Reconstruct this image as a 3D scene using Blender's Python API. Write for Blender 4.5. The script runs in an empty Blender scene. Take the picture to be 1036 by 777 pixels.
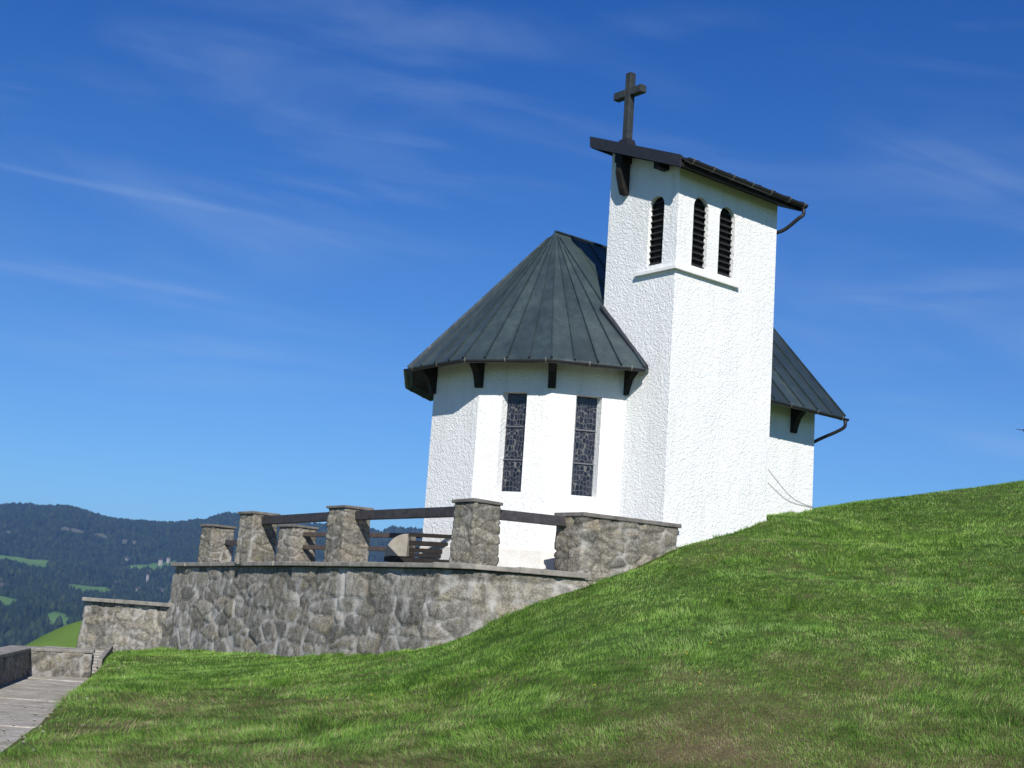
import bpy, bmesh, math, random
import numpy as np
from mathutils import Vector, Matrix
from mathutils.geometry import tessellate_polygon
random.seed(7); rng = np.random.default_rng(7)
R = math.radians
sc = bpy.context.scene
col = sc.collection
# ------------------------------------------------------------ camera model
F, PITCH, ROLL = 1367.7, R(10.108), R(3.9876)
IW, IH = 1036., 777.
def ray(x, y):
    c, s = math.cos(ROLL), math.sin(ROLL); dx, dy = x-IW/2, y-IH/2
    X = (dx*c+dy*s)/F; Y = -(-dx*s+dy*c)/F
    return np.array([X, math.cos(PITCH)-Y*math.sin(PITCH), math.sin(PITCH)+Y*math.cos(PITCH)])
def atd(x, y, D): r = ray(x, y); return r*D/r[1]
A = R(50.5344); CX, CY = .9821, 26.6844
SA, CA = math.sin(A), math.cos(A)
def W(u, v, z=0.): return (CX+u*SA+v*CA, CY+u*CA-v*SA, z)      # chapel axes -> world
def UV(x, y): return ((x-CX)*SA+(y-CY)*CA, (x-CX)*CA-(y-CY)*SA)
# ------------------------------------------------------------ noise helpers
def h3(i, j, k, s=0):
    n = (i.astype(np.int64)*73856093) ^ (j.astype(np.int64)*19349663) ^ (k.astype(np.int64)*83492791) ^ (s*2654435761 & 0x7fffffff)
    n = (n ^ (n >> 13)) * 1274126177 & 0xffffffff
    n = (n ^ (n >> 16)) * 2246822519 & 0xffffffff
    return ((n ^ (n >> 15)) & 0xffffff)/float(0xffffff)
def vnoise(P, s=0):
    i = np.floor(P).astype(np.int64); f = P-i; f = f*f*(3-2*f); o = 0
    for a in (0, 1):
        for b in (0, 1):
            for c in (0, 1):
                w = (f[:, 0] if a else 1-f[:, 0])*(f[:, 1] if b else 1-f[:, 1])*(f[:, 2] if c else 1-f[:, 2])
                o = o+w*h3(i[:, 0]+a, i[:, 1]+b, i[:, 2]+c, s)
    return o
def fbm(P, n=4, s=0):
    o = 0; a = .5
    for k in range(n): o = o+a*vnoise(P*2**k+17.3*k, s+k); a *= .5
    return o
def worley(P, s=0, jit=.85):
    i0 = np.floor(P).astype(np.int64); n = len(P)
    f1 = np.full(n, 9.); f2 = np.full(n, 9.); idr = np.zeros(n)
    for a in (-1, 0, 1):
        for b in (-1, 0, 1):
            for c in (-1, 0, 1):
                q = i0+np.array([a, b, c])
                off = np.stack([h3(q[:, 0], q[:, 1], q[:, 2], s+m) for m in (1, 2, 3)], 1)
                d = np.sqrt((((q+.5+(off-.5)*jit)-P)**2).sum(1))
                r = h3(q[:, 0], q[:, 1], q[:, 2], s+9)
                m1 = d < f1; f2 = np.where(m1, f1, np.minimum(f2, d)); idr = np.where(m1, r, idr); f1 = np.where(m1, d, f1)
    return f1, f2, idr
# ------------------------------------------------------------ materials
def mat(name, base=(.5, .5, .5), rough=.8, metal=0., spec=.5):
    m = bpy.data.materials.new(name); m.use_nodes = True
    b = m.node_tree.nodes['Principled BSDF']
    b.inputs['Base Color'].default_value = (*base, 1); b.inputs['Roughness'].default_value = rough
    b.inputs['Metallic'].default_value = metal; b.inputs['Specular IOR Level'].default_value = spec
    return m
class NT:
    def __init__(s, m): s.m = m; s.t = m.node_tree; s.b = s.t.nodes['Principled BSDF']
    def n(s, typ, **kw):
        d = s.t.nodes.new(typ)
        for k, v in kw.items():
            if k in ('ins',):
                for kk, vv in v.items():
                    if hasattr(vv, 'is_linked') or isinstance(vv, bpy.types.NodeSocket): s.t.links.new(vv, d.inputs[kk])
                    else: d.inputs[kk].default_value = vv
            else: setattr(d, k, v)
        return d
    def link(s, a, b): s.t.links.new(a, b)
    def pos(s, scale=(1, 1, 1), rot=(0, 0, 0)):
        g = s.n('ShaderNodeNewGeometry'); mp = s.n('ShaderNodeMapping', ins={'Vector': g.outputs['Position']})
        mp.inputs['Scale'].default_value = scale; mp.inputs['Rotation'].default_value = rot
        return mp.outputs[0]
    def noise(s, vec, scale=5, detail=4, rough=.55, dist=0):
        return s.n('ShaderNodeTexNoise', ins={'Vector': vec, 'Scale': scale, 'Detail': detail, 'Roughness': rough, 'Distortion': dist}).outputs['Fac']
    def ramp(s, fac, stops):
        r = s.n('ShaderNodeValToRGB', ins={'Fac': fac}); e = r.color_ramp.elements
        while len(e) < len(stops): e.new(.5)
        for q, (p_, c_) in zip(e, stops):
            q.position = p_; q.color = (*c_, 1) if len(c_) == 3 else c_
        return r.outputs['Color']
    def mix(s, fac, a, b, blend='MIX'):
        d = s.n('ShaderNodeMix', data_type='RGBA', blend_type=blend)
        for k, v in ((0, fac), (6, a), (7, b)):
            if isinstance(v, bpy.types.NodeSocket): s.link(v, d.inputs[k])
            else: d.inputs[k].default_value = (*v, 1) if isinstance(v, tuple) and len(v) == 3 else v
        return d.outputs[2]
    def math(s, op, a, b=0., c=None, clamp=False):
        d = s.n('ShaderNodeMath', operation=op, use_clamp=clamp)
        for k, v in ((0, a), (1, b)) + (((2, c),) if c is not None else ()):
            if isinstance(v, bpy.types.NodeSocket): s.link(v, d.inputs[k])
            else: d.inputs[k].default_value = v
        return d.outputs[0]
    def bump(s, h, strength=.5, dist=.02, prev=None):
        b = s.n('ShaderNodeBump', ins={'Height': h, 'Strength': strength, 'Distance': dist})
        if prev is not None: s.link(prev, b.inputs['Normal'])
        return b.outputs[0]
    def attr(s, name): return s.n('ShaderNodeAttribute', attribute_name=name).outputs['Fac']
    def color(s, c): s.link(c, s.b.inputs['Base Color'])
    def normal(s, c): s.link(c, s.b.inputs['Normal'])
g3 = lambda v: (v, v, v)
def m_stucco():
    m = mat('white roughcast', (.8, .8, .78), .9, spec=.2); t = NT(m)
    p = t.pos()
    n1 = t.noise(p, 11., 3, .55, 1.6)
    pl = t.ramp(n1, [(.40, g3(0)), (.50, g3(.55)), (.56, g3(.6)), (.62, g3(1))])
    e2 = t.n('ShaderNodeSeparateColor', ins={0: pl}).outputs[0]
    n3 = t.noise(t.pos((1, 1, 1.3)), 21, 3, .6, .8)
    h = t.math('ADD', t.math('MULTIPLY', e2, .6), t.math('ADD', t.math('MULTIPLY', n3, .9), t.math('MULTIPLY', t.noise(p, 60, 3, .6), .25)))
    t.normal(t.bump(h, .62, .022))
    stain = t.mix(1., t.ramp(t.noise(t.pos((1.2, 1.2, .35)), 1.6, 5, .6), [(.3, (.77, .77, .75)), (.6, (.84, .84, .82))]), t.ramp(t.noise(t.pos((5, 5, .28)), 2.2, 5, .65), [(.30, (.90, .90, .885)), (.46, (1, 1, 1))]), 'MULTIPLY')
    # faint rain streaks and grime; low spots of the roughcast slightly darker
    cav = t.ramp(e2, [(0., (.97, .97, .97)), (.2, (1, 1, 1))])
    t.color(t.mix(1., stain, cav, 'MULTIPLY'))
    return m
def m_plain_white():
    m = mat('smooth white render', (.8, .8, .78), .85, spec=.2); t = NT(m)
    t.color(t.ramp(t.noise(t.pos(), 6, 4), [(.3, (.72, .71, .68)), (.7, (.81, .81, .79))]))
    t.normal(t.bump(t.noise(t.pos(), 60, 3), .3, .01)); return m
def m_plinth():
    m = mat('plinth render', (.7, .66, .62), .9, spec=.2); t = NT(m)
    t.color(t.ramp(t.noise(t.pos(), 5, 4), [(.3, (.64, .61, .56)), (.7, (.76, .74, .70))]))
    t.normal(t.bump(t.noise(t.pos(), 40, 4), .5, .02)); return m
def m_roof(name, c0, c1, c2, rough=.42):
    m = mat(name, c1, rough, .0, .45); t = NT(m)
    r = t.attr('panel')
    n = t.noise(t.pos((1, 1, 1)), 1.1, 6, .62, .3)
    n2 = t.noise(t.pos((1, 1, .25)), 7, 5, .65)
    c = t.ramp(t.math('ADD', t.math('MULTIPLY', n, .6), t.math('MULTIPLY', n2, .4)), [(.26, c0), (.5, c1), (.76, c2)])
    c = t.mix(t.math('MULTIPLY', r, .8), c, t.mix(1., c, (.52, .58, .64), 'MULTIPLY'))
    rust = t.ramp(t.noise(t.pos(), 2.3, 5, .7), [(.66, g3(0)), (.76, g3(1))])
    c = t.mix(t.math('MULTIPLY', t.n('ShaderNodeSeparateColor', ins={0: rust}).outputs[0], .4), c, (.11, .075, .05))
    t.color(c)
    t.link(t.math('ADD', t.math('MULTIPLY', n2, .25), rough-.12), t.b.inputs['Roughness'])
    t.normal(t.bump(t.math('ADD', t.noise(t.pos(), 2.4, 3), t.math('MULTIPLY', n2, .3)), .5, .06)); return m
def m_wood(name, c0, c1, rough=.75, sc_=(1, 1, 1)):
    m = mat(name, c0, rough, spec=.3); t = NT(m)
    n = t.noise(t.pos(sc_), 9, 6, .65, .4); t.color(t.ramp(n, [(.3, c0), (.7, c1)]))
    t.normal(t.bump(n, .4, .01)); return m
def m_stone():
    m = mat('rubble masonry', (.25, .23, .2), .92, spec=.2); t = NT(m)
    r = t.attr('stone'); e = t.attr('edge')
    c = t.ramp(r, [(0, (.14, .138, .13)), (.2, (.25, .238, .21)), (.4, (.17, .165, .155)), (.58, (.29, .265, .22)), (.75, (.205, .197, .18)), (1, (.34, .32, .28))])
    n = t.noise(t.pos(), 7, 7, .7); n2 = t.noise(t.pos((1, 1, 1)), 28, 4, .6)
    c = t.mix(1., c, t.ramp(n, [(.3, (.5, .49, .48)), (.5, (.95, .93, .9)), (.7, (1.4, 1.38, 1.33))]), 'MULTIPLY')
    c = t.mix(1., c, t.ramp(n2, [(.35, (.7, .7, .7)), (.65, (1.2, 1.2, 1.2))]), 'MULTIPLY')
    lich = t.ramp(t.noise(t.pos(), 3.1, 6, .7), [(.56, g3(0)), (.66, g3(1))])
    c = t.mix(t.math('MULTIPLY', t.n('ShaderNodeSeparateColor', ins={0: lich}).outputs[0], .45), c, (.30, .27, .14))
    # lime wash-out: pale mortar and patches where lime has run
    wh = t.math('MULTIPLY', t.math('SUBTRACT', 1., e, clamp=True), t.n('ShaderNodeSeparateColor', ins={0: t.ramp(t.noise(t.pos((1, 1, .45)), 1.7, 5, .65), [(.45, g3(.0)), (.56, g3(1))])}).outputs[0])
    wh2 = t.math('MULTIPLY', t.attr('lime'), t.n('ShaderNodeSeparateColor', ins={0: t.ramp(t.noise(t.pos((1, 1, .6)), 3.4, 6, .7), [(.50, g3(0)), (.64, g3(1))])}).outputs[0])
    c = t.mix(t.math('MULTIPLY', t.math('SUBTRACT', 1., e, clamp=True), .55), c, (.085, .08, .07))
    c = t.mix(1., c, (.97, .95, .90), 'MULTIPLY')
    c = t.mix(t.math('MULTIPLY', wh, .75), c, (.48, .46, .42))
    c = t.mix(t.math('MULTIPLY', wh2, .6), c, (.47, .45, .42))
    t.color(c)
    t.normal(t.bump(t.math('ADD', n, t.math('MULTIPLY', n2, .4)), .8, .03)); return m
def m_slab(name, c0, c1, sc_=6):
    m = mat(name, c0, .9, spec=.2); t = NT(m)
    n = t.noise(t.pos(), sc_, 6, .65); t.color(t.ramp(n, [(.3, c0), (.68, c1)]))
    t.normal(t.bump(n, .6, .02)); return m
def m_glass():
    m = mat('leaded glass', (.02, .022, .03), .25, spec=.5); t = NT(m)
    tc = t.n('ShaderNodeTexCoord').outputs['Object']
    mp = t.n('ShaderNodeMapping', ins={'Vector': tc}); mp.inputs['Scale'].default_value = (1, 0.001, .62)
    w = t.n('ShaderNodeTexNoise', ins={'Vector': mp.outputs[0], 'Scale': 6., 'Detail': 1.})
    pv = t.n('ShaderNodeMix', data_type='VECTOR'); pv.inputs[0].default_value = .06
    t.link(mp.outputs[0], pv.inputs[4]); t.link(w.outputs['Color'], pv.inputs[5])
    vo = t.n('ShaderNodeTexVoronoi', feature='DISTANCE_TO_EDGE', distance='EUCLIDEAN', ins={'Vector': pv.outputs[1], 'Scale': 18., 'Randomness': .5})
    cell = t.n('ShaderNodeTexVoronoi', ins={'Vector': pv.outputs[1], 'Scale': 18., 'Randomness': .5})
    hs = t.n('ShaderNodeSeparateColor', ins={0: cell.outputs['Color']})
    gl = t.ramp(hs.outputs[0], [(0, (.006, .007, .009)), (.4, (.012, .013, .02)), (.7, (.03, .03, .04)), (1, (.008, .008, .014))])
    lead = t.ramp(vo.outputs['Distance'], [(.022, g3(1)), (.05, g3(0))])
    t.color(t.mix(t.n('ShaderNodeSeparateColor', ins={0: lead}).outputs[0], gl, (.12, .12, .12)))
    t.link(t.math('ADD', t.n('ShaderNodeSeparateColor', ins={0: lead}).outputs[0], .2), t.b.inputs['Roughness'])
    t.normal(t.bump(vo.outputs['Distance'], .4, .01)); return m
M = dict(
    stucco=m_stucco(), white=m_plain_white(), plinth=m_plinth(),
    copper=m_roof('patinated sheet roof', (.022, .032, .035), (.038, .055, .059), (.074, .102, .094)),
    green=m_roof('greener sheet roof', (.034, .048, .044), (.052, .074, .064), (.075, .10, .082), .5),
    fascia=m_wood('dark painted board', (.014, .017, .024), (.026, .03, .038), .6),
    dark=m_wood('dark stained timber', (.009, .007, .006), (.022, .017, .014), .7),
    brown=m_wood('weathered brown timber', (.055, .04, .032), (.10, .08, .07), .7),
    beam=m_wood('grey brown beam', (.026, .023, .026), (.07, .063, .064), .6, (1, 1, 1)),
    pipe=mat('gutter metal', (.028, .026, .028), .45, .3), hook=mat('galvanised strap', (.20, .185, .15), .55, .4),
    crossm=m_wood('cross sheet metal', (.022, .027, .028), (.05, .055, .05), .5),
    stone=m_stone(), slab=m_slab('coping slab', (.15, .14, .12), (.34, .315, .27), 4), slabdark=m_slab('weathered coping slab', (.09, .085, .078), (.22, .20, .175), 5),
    concrete=m_slab('pale concrete', (.24, .215, .175), (.34, .31, .26)), glass=m_glass(),
    louvre=m_wood('black louvre', (.012, .012, .013), (.026, .025, .025), .6), leadm=mat('lead', (.12, .12, .13), .6, .3),
)
# ------------------------------------------------------------ object helpers
def tagthing(o, label, cat, group=None):
    o['label'] = label; o['category'] = cat
    if group: o['group'] = group
    return o
def empty(name, loc, label, cat, group=None):
    o = bpy.data.objects.new(name, None); o.location = loc; o.empty_display_size = .2; col.objects.link(o)
    return tagthing(o, label, cat, group)
def link(name, me, m, parent=None, smooth=False):
    o = bpy.data.objects.new(name, me); col.objects.link(o)
    if m is not None and not me.materials: me.materials.append(m)
    if smooth:
        for p in me.polygons: p.use_smooth = True
    if parent is not None:
        o.parent = parent
        q = parent.location.copy() if parent.type == 'EMPTY' else Vector((0, 0, 0))
        o.matrix_parent_inverse = Matrix.Translation(-q)
    return o
class MB:
    def __init__(s): s.v = []; s.f = []; s.mi = []
    def add(s, vs, fs, mi=0):
        k = len(s.v); s.v += [tuple(map(float, q)) for q in vs]; s.f += [tuple(k+i for i in f) for f in fs]; s.mi += [mi]*len(fs)
    def hexa(s, b, t, mi=0):            # b, t: 4 pts each
        s.add(list(b)+list(t), [(3, 2, 1, 0), (4, 5, 6, 7), (0, 1, 5, 4), (1, 2, 6, 5), (2, 3, 7, 6), (3, 0, 4, 7)], mi)
    def ubox(s, u0, u1, v0, v1, z0, z1, mi=0):   # box in chapel axes
        s.hexa([W(u0, v0, z0), W(u1, v0, z0), W(u1, v1, z0), W(u0, v1, z0)], [W(u0, v0, z1), W(u1, v0, z1), W(u1, v1, z1), W(u0, v1, z1)], mi)
    def bar(s, a, b, w, h, up=(0, 0, 1), mi=0, w2=None, h2=None):
        a = Vector(a); b = Vector(b); d = (b-a).normalized(); x = d.cross(Vector(up)).normalized(); y = x.cross(d)
        w2 = w if w2 is None else w2; h2 = h if h2 is None else h2
        q = lambda p_, ww, hh: [p_-x*ww/2-y*hh/2, p_+x*ww/2-y*hh/2, p_+x*ww/2+y*hh/2, p_-x*ww/2+y*hh/2]
        s.hexa(q(a, w, h), q(b, w2, h2), mi)
    def tube(s, pts, r, n=8, closed_ends=True):
        pts = [Vector(p_) for p_ in pts]; rings = []; k0 = len(s.v)
        for i, p_ in enumerate(pts):
            d = (pts[min(i+1, len(pts)-1)]-pts[max(i-1, 0)]).normalized()
            x = d.cross(Vector((.13, .21, 1))).normalized(); y = x.cross(d)
            for k in range(n):
                a = 2*math.pi*k/n; s.v.append(tuple(p_+x*r*math.cos(a)+y*r*math.sin(a)))
        for i in range(len(pts)-1):
            for k in range(n):
                s.f.append((k0+i*n+k, k0+i*n+(k+1) % n, k0+(i+1)*n+(k+1) % n, k0+(i+1)*n+k)); s.mi.append(0)
        if closed_ends:
            s.f.append(tuple(k0+k for k in range(n))[::-1]); s.mi.append(0)
            s.f.append(tuple(k0+(len(pts)-1)*n+k for k in range(n))); s.mi.append(0)
    def build(s, name, m, parent=None, smooth=False, bevel=0):
        me = bpy.data.meshes.new(name); me.from_pydata(s.v, [], s.f)
        ms = m if isinstance(m, (list, tuple)) else [m]
        for q in ms: me.materials.append(q)
        me.polygons.foreach_set('material_index', s.mi)
        bm = bmesh.new(); bm.from_mesh(me); bmesh.ops.recalc_face_normals(bm, faces=bm.faces[:]); bm.to_mesh(me); bm.free()
        o = link(name, me, None, parent, smooth)
        if bevel:
            b = o.modifiers.new('bevel', 'BEVEL'); b.width = bevel; b.segments = 2; b.limit_method = 'ANGLE'
        return o
def facewall(mb, org, sd, nd, outline, holes, depth, mi=0, back=None, splay=0.):
    """flat wall with holes and reveals: org + s*sd + (0,0,z); nd outward normal"""
    org = Vector(org); sd = Vector(sd); nd = Vector(nd)
    P3 = lambda s_, z, d=0: org+sd*s_+Vector((0, 0, z))-nd*d
    loops = [[Vector((a, b, 0)) for a, b in outline]]+[[Vector((a, b, 0)) for a, b in h] for h in holes]
    flat = [q for l in loops for q in l]
    tr = tessellate_polygon(loops)
    mb.add([P3(q.x, q.y) for q in flat], [tuple(t) for t in tr], mi)
    for h in holes:
        n = len(h); hc = sum(a for a, b in h)/n; vs = [P3(a, b) for a, b in h]+[P3(a-math.copysign(splay, a-hc), b, depth) for a, b in h]
        mb.add(vs, [(i, (i+1) % n, n+(i+1) % n, n+i) for i in range(n)], 1 if back else mi)
# ------------------------------------------------------------ terrain
ctrl = []
def cp(x, y, D): ctrl.append(tuple(atd(x, y, D)))
def cw(x, y, z): ctrl.append((x, y, z))
tops = [(130, 658, 30.5), (235, 661, 28.6), (300, 661, 26.1), (380, 659, 23.7), (415, 656, 22.7), (452, 651, 21.9), (521, 619, 21.75), (576, 599, 22.0), (625, 583, 22.5), (658, 572, 22.9), (686, 556, 23.4), (733, 543, 24.2), (760, 535, 24.7), (777, 526, 25.05), (822, 517, 27.7), (870, 508, 30), (950, 499, 30.5), (1036, 488, 31)]
for px, py, Dt in tops:
    Db = 11.3-.8*px/1036.
    cp(px, py, Dt); cp(px, 777, Db)
    for fr in (.3, .55, .75, .9):
        y_ = 777-(777-py)*fr; cp(px, y_, 1/(1/Db-fr*(1/Db-1/Dt)))
for a in ((0, 777, 11.3), (172, 660, 31), (110, 664, 27), (130, 700, 18), (80, 720, 16.5), (60, 740, 14.2)):
    cp(*a)
for a in ((0, 0, -1.62), (-3, 5, -1.62), (4, 4, -1.5), (-6, 2, -1.9), (9, 3, -1.2), (14, 12, .6), (20, 22, 3.6), (22, 32, 4.6), (16, 42, 3.3), (6, 42, 1.2), (9, 37, 2.2), (28, 44, 3.6),
          (2, 34, 1.2), (-3, 32, .3), (-6, 40, -.8), (-12, 42, -2.4), (-13, 30, -1.9), (-14, 20, -2.2), (-12, 10, -2.4), (-10, 30, -1.6), (-9.5, 33.2, -1.36), (-20, 34, -3.6),
          (-20, 14, -3.6), (0, 60, -3), (20, 64, -2.5), (40, 40, 1), (36, 16, 4), (34, -10, 2), (0, -20, -3), (-30, -10, -6), (-30, 60, -6), (40, 70, -7), (-40, 20, -8), (60, 10, 1)):
    cw(*a)
ctrl = np.array(ctrl)
# path: level strip cut in the ground
PZ = -1.47
def tps(c, lam=.05):
    n = len(c); d = np.sqrt(((c[:, None, :2]-c[None, :, :2])**2).sum(2)); K = np.where(d > 0, d*d*np.log(d+1e-9), 0)+lam*np.eye(n)
    P = np.c_[np.ones(n), c[:, :2]]; Ab = np.block([[K, P], [P.T, np.zeros((3, 3))]])
    return np.linalg.solve(Ab, np.r_[c[:, 2], 0, 0, 0])
TW = tps(ctrl)
def near_h(x, y):
    sh = x.shape; x = x.ravel(); y = y.ravel(); o = np.zeros(len(x))
    for i in range(0, len(x), 20000):
        xx, yy = x[i:i+20000], y[i:i+20000]
        d = np.sqrt((xx[:, None]-ctrl[None, :, 0])**2+(yy[:, None]-ctrl[None, :, 1])**2)
        o[i:i+20000] = np.where(d > 0, d*d*np.log(d+1e-9), 0)@TW[:-3]+TW[-3]+TW[-2]*xx+TW[-1]*yy
    return o.reshape(sh)
sst = lambda a, b, x: (lambda t: t*t*(3-2*t))(np.clip((x-a)/(b-a), 0, 1))
# path outline in world xy: right edge polyline (x as a function of y)
_pp = [atd(-50, 800, 9.9), atd(12, 752, 12.6), atd(56, 718, 16.3), atd(88, 690, 22), atd(104, 674, 25.5), atd(110, 664, 29.5), atd(113, 657, 32.5)]
PR_Y = np.array([q[1] for q in _pp]); PR_X = np.array([q[0] for q in _pp])
def path_right(y): return np.interp(y, PR_Y, PR_X)
def H(x, y):
    r = np.sqrt(x*x+(y-15)**2)
    hn = near_h(x, y)
    # lumps of the mown meadow
    P = np.stack([x.ravel()*.55, y.ravel()*.55, np.zeros(x.size)], 1)
    P2 = P*5.
    hn = hn+((fbm(P, 3, 5)-.46)*.09+(fbm(P2, 2, 8)-.40)*.05).reshape(x.shape)*sst(3, 8, r)
    far = -3-130*sst(40, 900, r)-np.minimum(r, 400)*.05
    # meadow spur behind the terrace, left
    far = far+6.6*sst(-37, -25, x)*(1-sst(5, 60, x))*np.exp(-((y-92)/18)**2)
    k = sst(44, 78, r)
    h = np.where(r < 80, hn*(1-k)+far*k, far)
    # path cutting
    inp = sst(0, .35, path_right(y)+.10-x)*sst(-2, 0, y-5)*(1-sst(32.0, 33, y))
    h = h*(1-inp)+np.minimum(h, PZ-.06)*inp
    return h
def grid_mesh(name, X, Y, Z, m):
    nr, nc = X.shape; V = np.stack([X.ravel(), Y.ravel(), Z.ravel()], 1)
    i = np.arange(nr-1)[:, None]*nc+np.arange(nc-1)[None, :]
    Fq = np.stack([i, i+1, i+1+nc, i+nc], 2).reshape(-1, 4)
    me = bpy.data.meshes.new(name); me.vertices.add(len(V)); me.vertices.foreach_set('co', V.ravel())
    me.loops.add(Fq.size); me.loops.foreach_set('vertex_index', Fq.ravel().astype(np.int32))
    me.polygons.add(len(Fq)); me.polygons.foreach_set('loop_start', np.arange(0, Fq.size, 4, dtype=np.int32))
    me.polygons.foreach_set('use_smooth', np.ones(len(Fq), bool)); me.update(calc_edges=True); me.validate()
    me.materials.append(m); o = bpy.data.objects.new(name, me); col.objects.link(o); return o
def m_ground():
    m = mat('meadow soil', (.06, .08, .03), .95, spec=.1); t = NT(m)
    p = t.pos(); n = t.noise(p, .5, 5, .6); n2 = t.noise(p, 6, 6, .7); n3 = t.noise(p, 40, 3, .6)
    c = t.ramp(n2, [(.3, (.030, .055, .010)), (.5, (.060, .100, .018)), (.7, (.10, .115, .04))])
    c = t.mix(1., c, t.ramp(n3, [(.3, g3(.55)), (.7, g3(1.35))]), 'MULTIPLY')
    c = t.mix(t.attr('open'), c, t.ramp(t.noise(p, .12, 5, .6), [(.35, (.085, .16, .03)), (.65, (.15, .23, .05))]))  # bladeless far meadow: paler green, distance haze put into the colour
    dry = t.attr('dry'); c = t.mix(dry, c, t.ramp(n3, [(.3, (.10, .07, .04)), (.6, (.20, .145, .085)), (.8, (.30, .23, .14))]))
    t.color(c); t.normal(t.bump(t.math('ADD', n2, t.math('MULTIPLY', n3, .5)), .8, .06)); return m
def dryness(x, y):
    P = np.stack([x*.45, y*.3, np.zeros(len(x))+3], 1); n = fbm(P, 4, 31); n2 = fbm(P*6, 3, 44)
    D = np.hypot(x, y)
    base = .02+.24*(1-sst(10.3, 13.5, D))-.16*sst(15, 20, D)+.20*sst(1.5, -4, x)*(1-sst(19, 23, D))-.5*sst(60, 80, D)
    base = base+.10*np.exp(-((x+1.5)/5)**2)*(1-sst(12, 18, D))
    worn = .4*np.exp(-(((x-1.75)/.75)**2+((y-11.55)/.55)**2))      # worn earth patch
    d = np.clip(base+(n-.46)*.8+(n2-.45)*.9+worn, 0, 1)
    return d
az = np.concatenate([np.linspace(-180, -34, 60), np.linspace(-33.6, 33.6, 420), np.linspace(34, 180, 60)])
rr = np.concatenate([[0.05], np.geomspace(1, 7, 14), np.linspace(7.2, 46, 330), np.geomspace(47, 6500, 90)])
AZ, RR = np.meshgrid(np.radians(az), rr)
GX, GY = RR*np.sin(AZ), RR*np.cos(AZ)
ground = grid_mesh('ground', GX, GY, H(GX, GY), m_ground()); ground['kind'] = 'structure'
db = ground.data.attributes.new('open', 'FLOAT', 'POINT'); db.data.foreach_set('value', sst(38, 50, np.hypot(GX.ravel(), GY.ravel())).astype(np.float32))
da = ground.data.attributes.new('dry', 'FLOAT', 'POINT'); da.data.foreach_set('value', dryness(GX.ravel(), GY.ravel()).astype(np.float32))
def Hs(x, y): return float(H(np.array([float(x)]), np.array([float(y)]))[0])

# ------------------------------------------------------------ CHAPEL
c15 = math.cos(R(15)); RW = 2.7056; VW = RW*c15; OV = .5337; EV = VW+OV; RE = RW+OV/c15
HE = 4.70; U0, U1, V0, V1 = -.72, 2.04, 1.88, 3.68; UN = 4.77
UA, ZR = -.41, 7.90
def corner(th, rad): return (-rad*math.sin(R(th)), rad*math.cos(R(th)))
zg = 0.4
chapel = empty('chapel', W(0, 0, 1.0), 'small whitewashed hillside chapel with a dark conical apse roof, square bell tower and roof cross', 'chapel')
wallm = MB(); plm = MB()
WINZ = (2.36, 4.18); WS = .18
TOP = HE+.47
ths = [15, 45, 75, 105, 135, 165]
pts_w = [corner(t, RW) for t in ths]; pts_w[4] = (pts_w[4][0]+.10, pts_w[4][1]+.18); pts_w[5] = (pts_w[5][0]+.05, -VW)
win_specs = []
for k in range(5):
    nang = 30+30*k
    pa, pb_ = Vector(W(*pts_w[k])), Vector(W(*pts_w[k+1])); S = (pb_-pa).normalized(); N = Vector((-S.y, S.x, 0)); N = N if N.dot((pa+pb_)/2-Vector(W(0, 0))) > 0 else -N
    O = (pa+pb_)/2; hs = (pb_-pa).length/2
    holes = []
    if nang in (30, 60, 120, 150):
        WO = WS+.06; holes = [[(-WO, WINZ[0]), (WO, WINZ[0]), (WO, WINZ[1]), (-WO, WINZ[1])]]; win_specs.append((O, S, N))
    facewall(wallm, O, S, N, [(-hs, zg), (hs, zg), (hs, TOP), (-hs, TOP)], holes, .20, splay=.06)
    # plinth band, a little proud
    e = .035
    hp_ = hs+e*math.tan(R(15))
    a = O+N*e-S*hp_; b = O+N*e+S*hp_; a2 = O-N*.05-S*(hs-.02); b2 = O-N*.05+S*(hs-.02)
    z = lambda q, h: (q.x, q.y, h)
    plm.hexa([z(a, .3), z(b, .3), z(b2, .3), z(a2, .3)], [z(a, 1.33), z(b, 1.33), z(b2, 1.40), z(a2, 1.40)])
un_ = corner(15, RW)[0]
vdir = Vector(W(0, 1))-Vector(W(0, 0)); udir = Vector(W(1, 0))-Vector(W(0, 0))
facewall(wallm, W(0, VW), udir, vdir, [(un_, zg), (UN, zg), (UN, TOP), (un_, TOP)], [], .1)
facewall(wallm, W(0, -VW), udir, -vdir, [(un_, zg), (UN, zg), (UN, TOP), (un_, TOP)], [], .1)
facewall(wallm, W(UN, 0), vdir, udir, [(-VW, zg), (VW, zg), (VW, TOP), (0, ZR-.18), (-VW, TOP)], [[(-.55, 2.4), (.55, 2.4), (.55, 4.5), (-.55, 4.5)]], .2)
wallm.build('wall', M['stucco'], chapel)
plm.build('plinth', M['plinth'], chapel)
dm = MB(); dm.hexa([W(UN-.12, -.6, 2.3), W(UN-.18, -.6, 2.3), W(UN-.18, .6, 2.3), W(UN-.12, .6, 2.3)], [W(UN-.12, -.6, 4.55), W(UN-.18, -.6, 4.55), W(UN-.18, .6, 4.55), W(UN-.12, .6, 4.55)])
dm.build('door', M['brown'], chapel)
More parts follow.
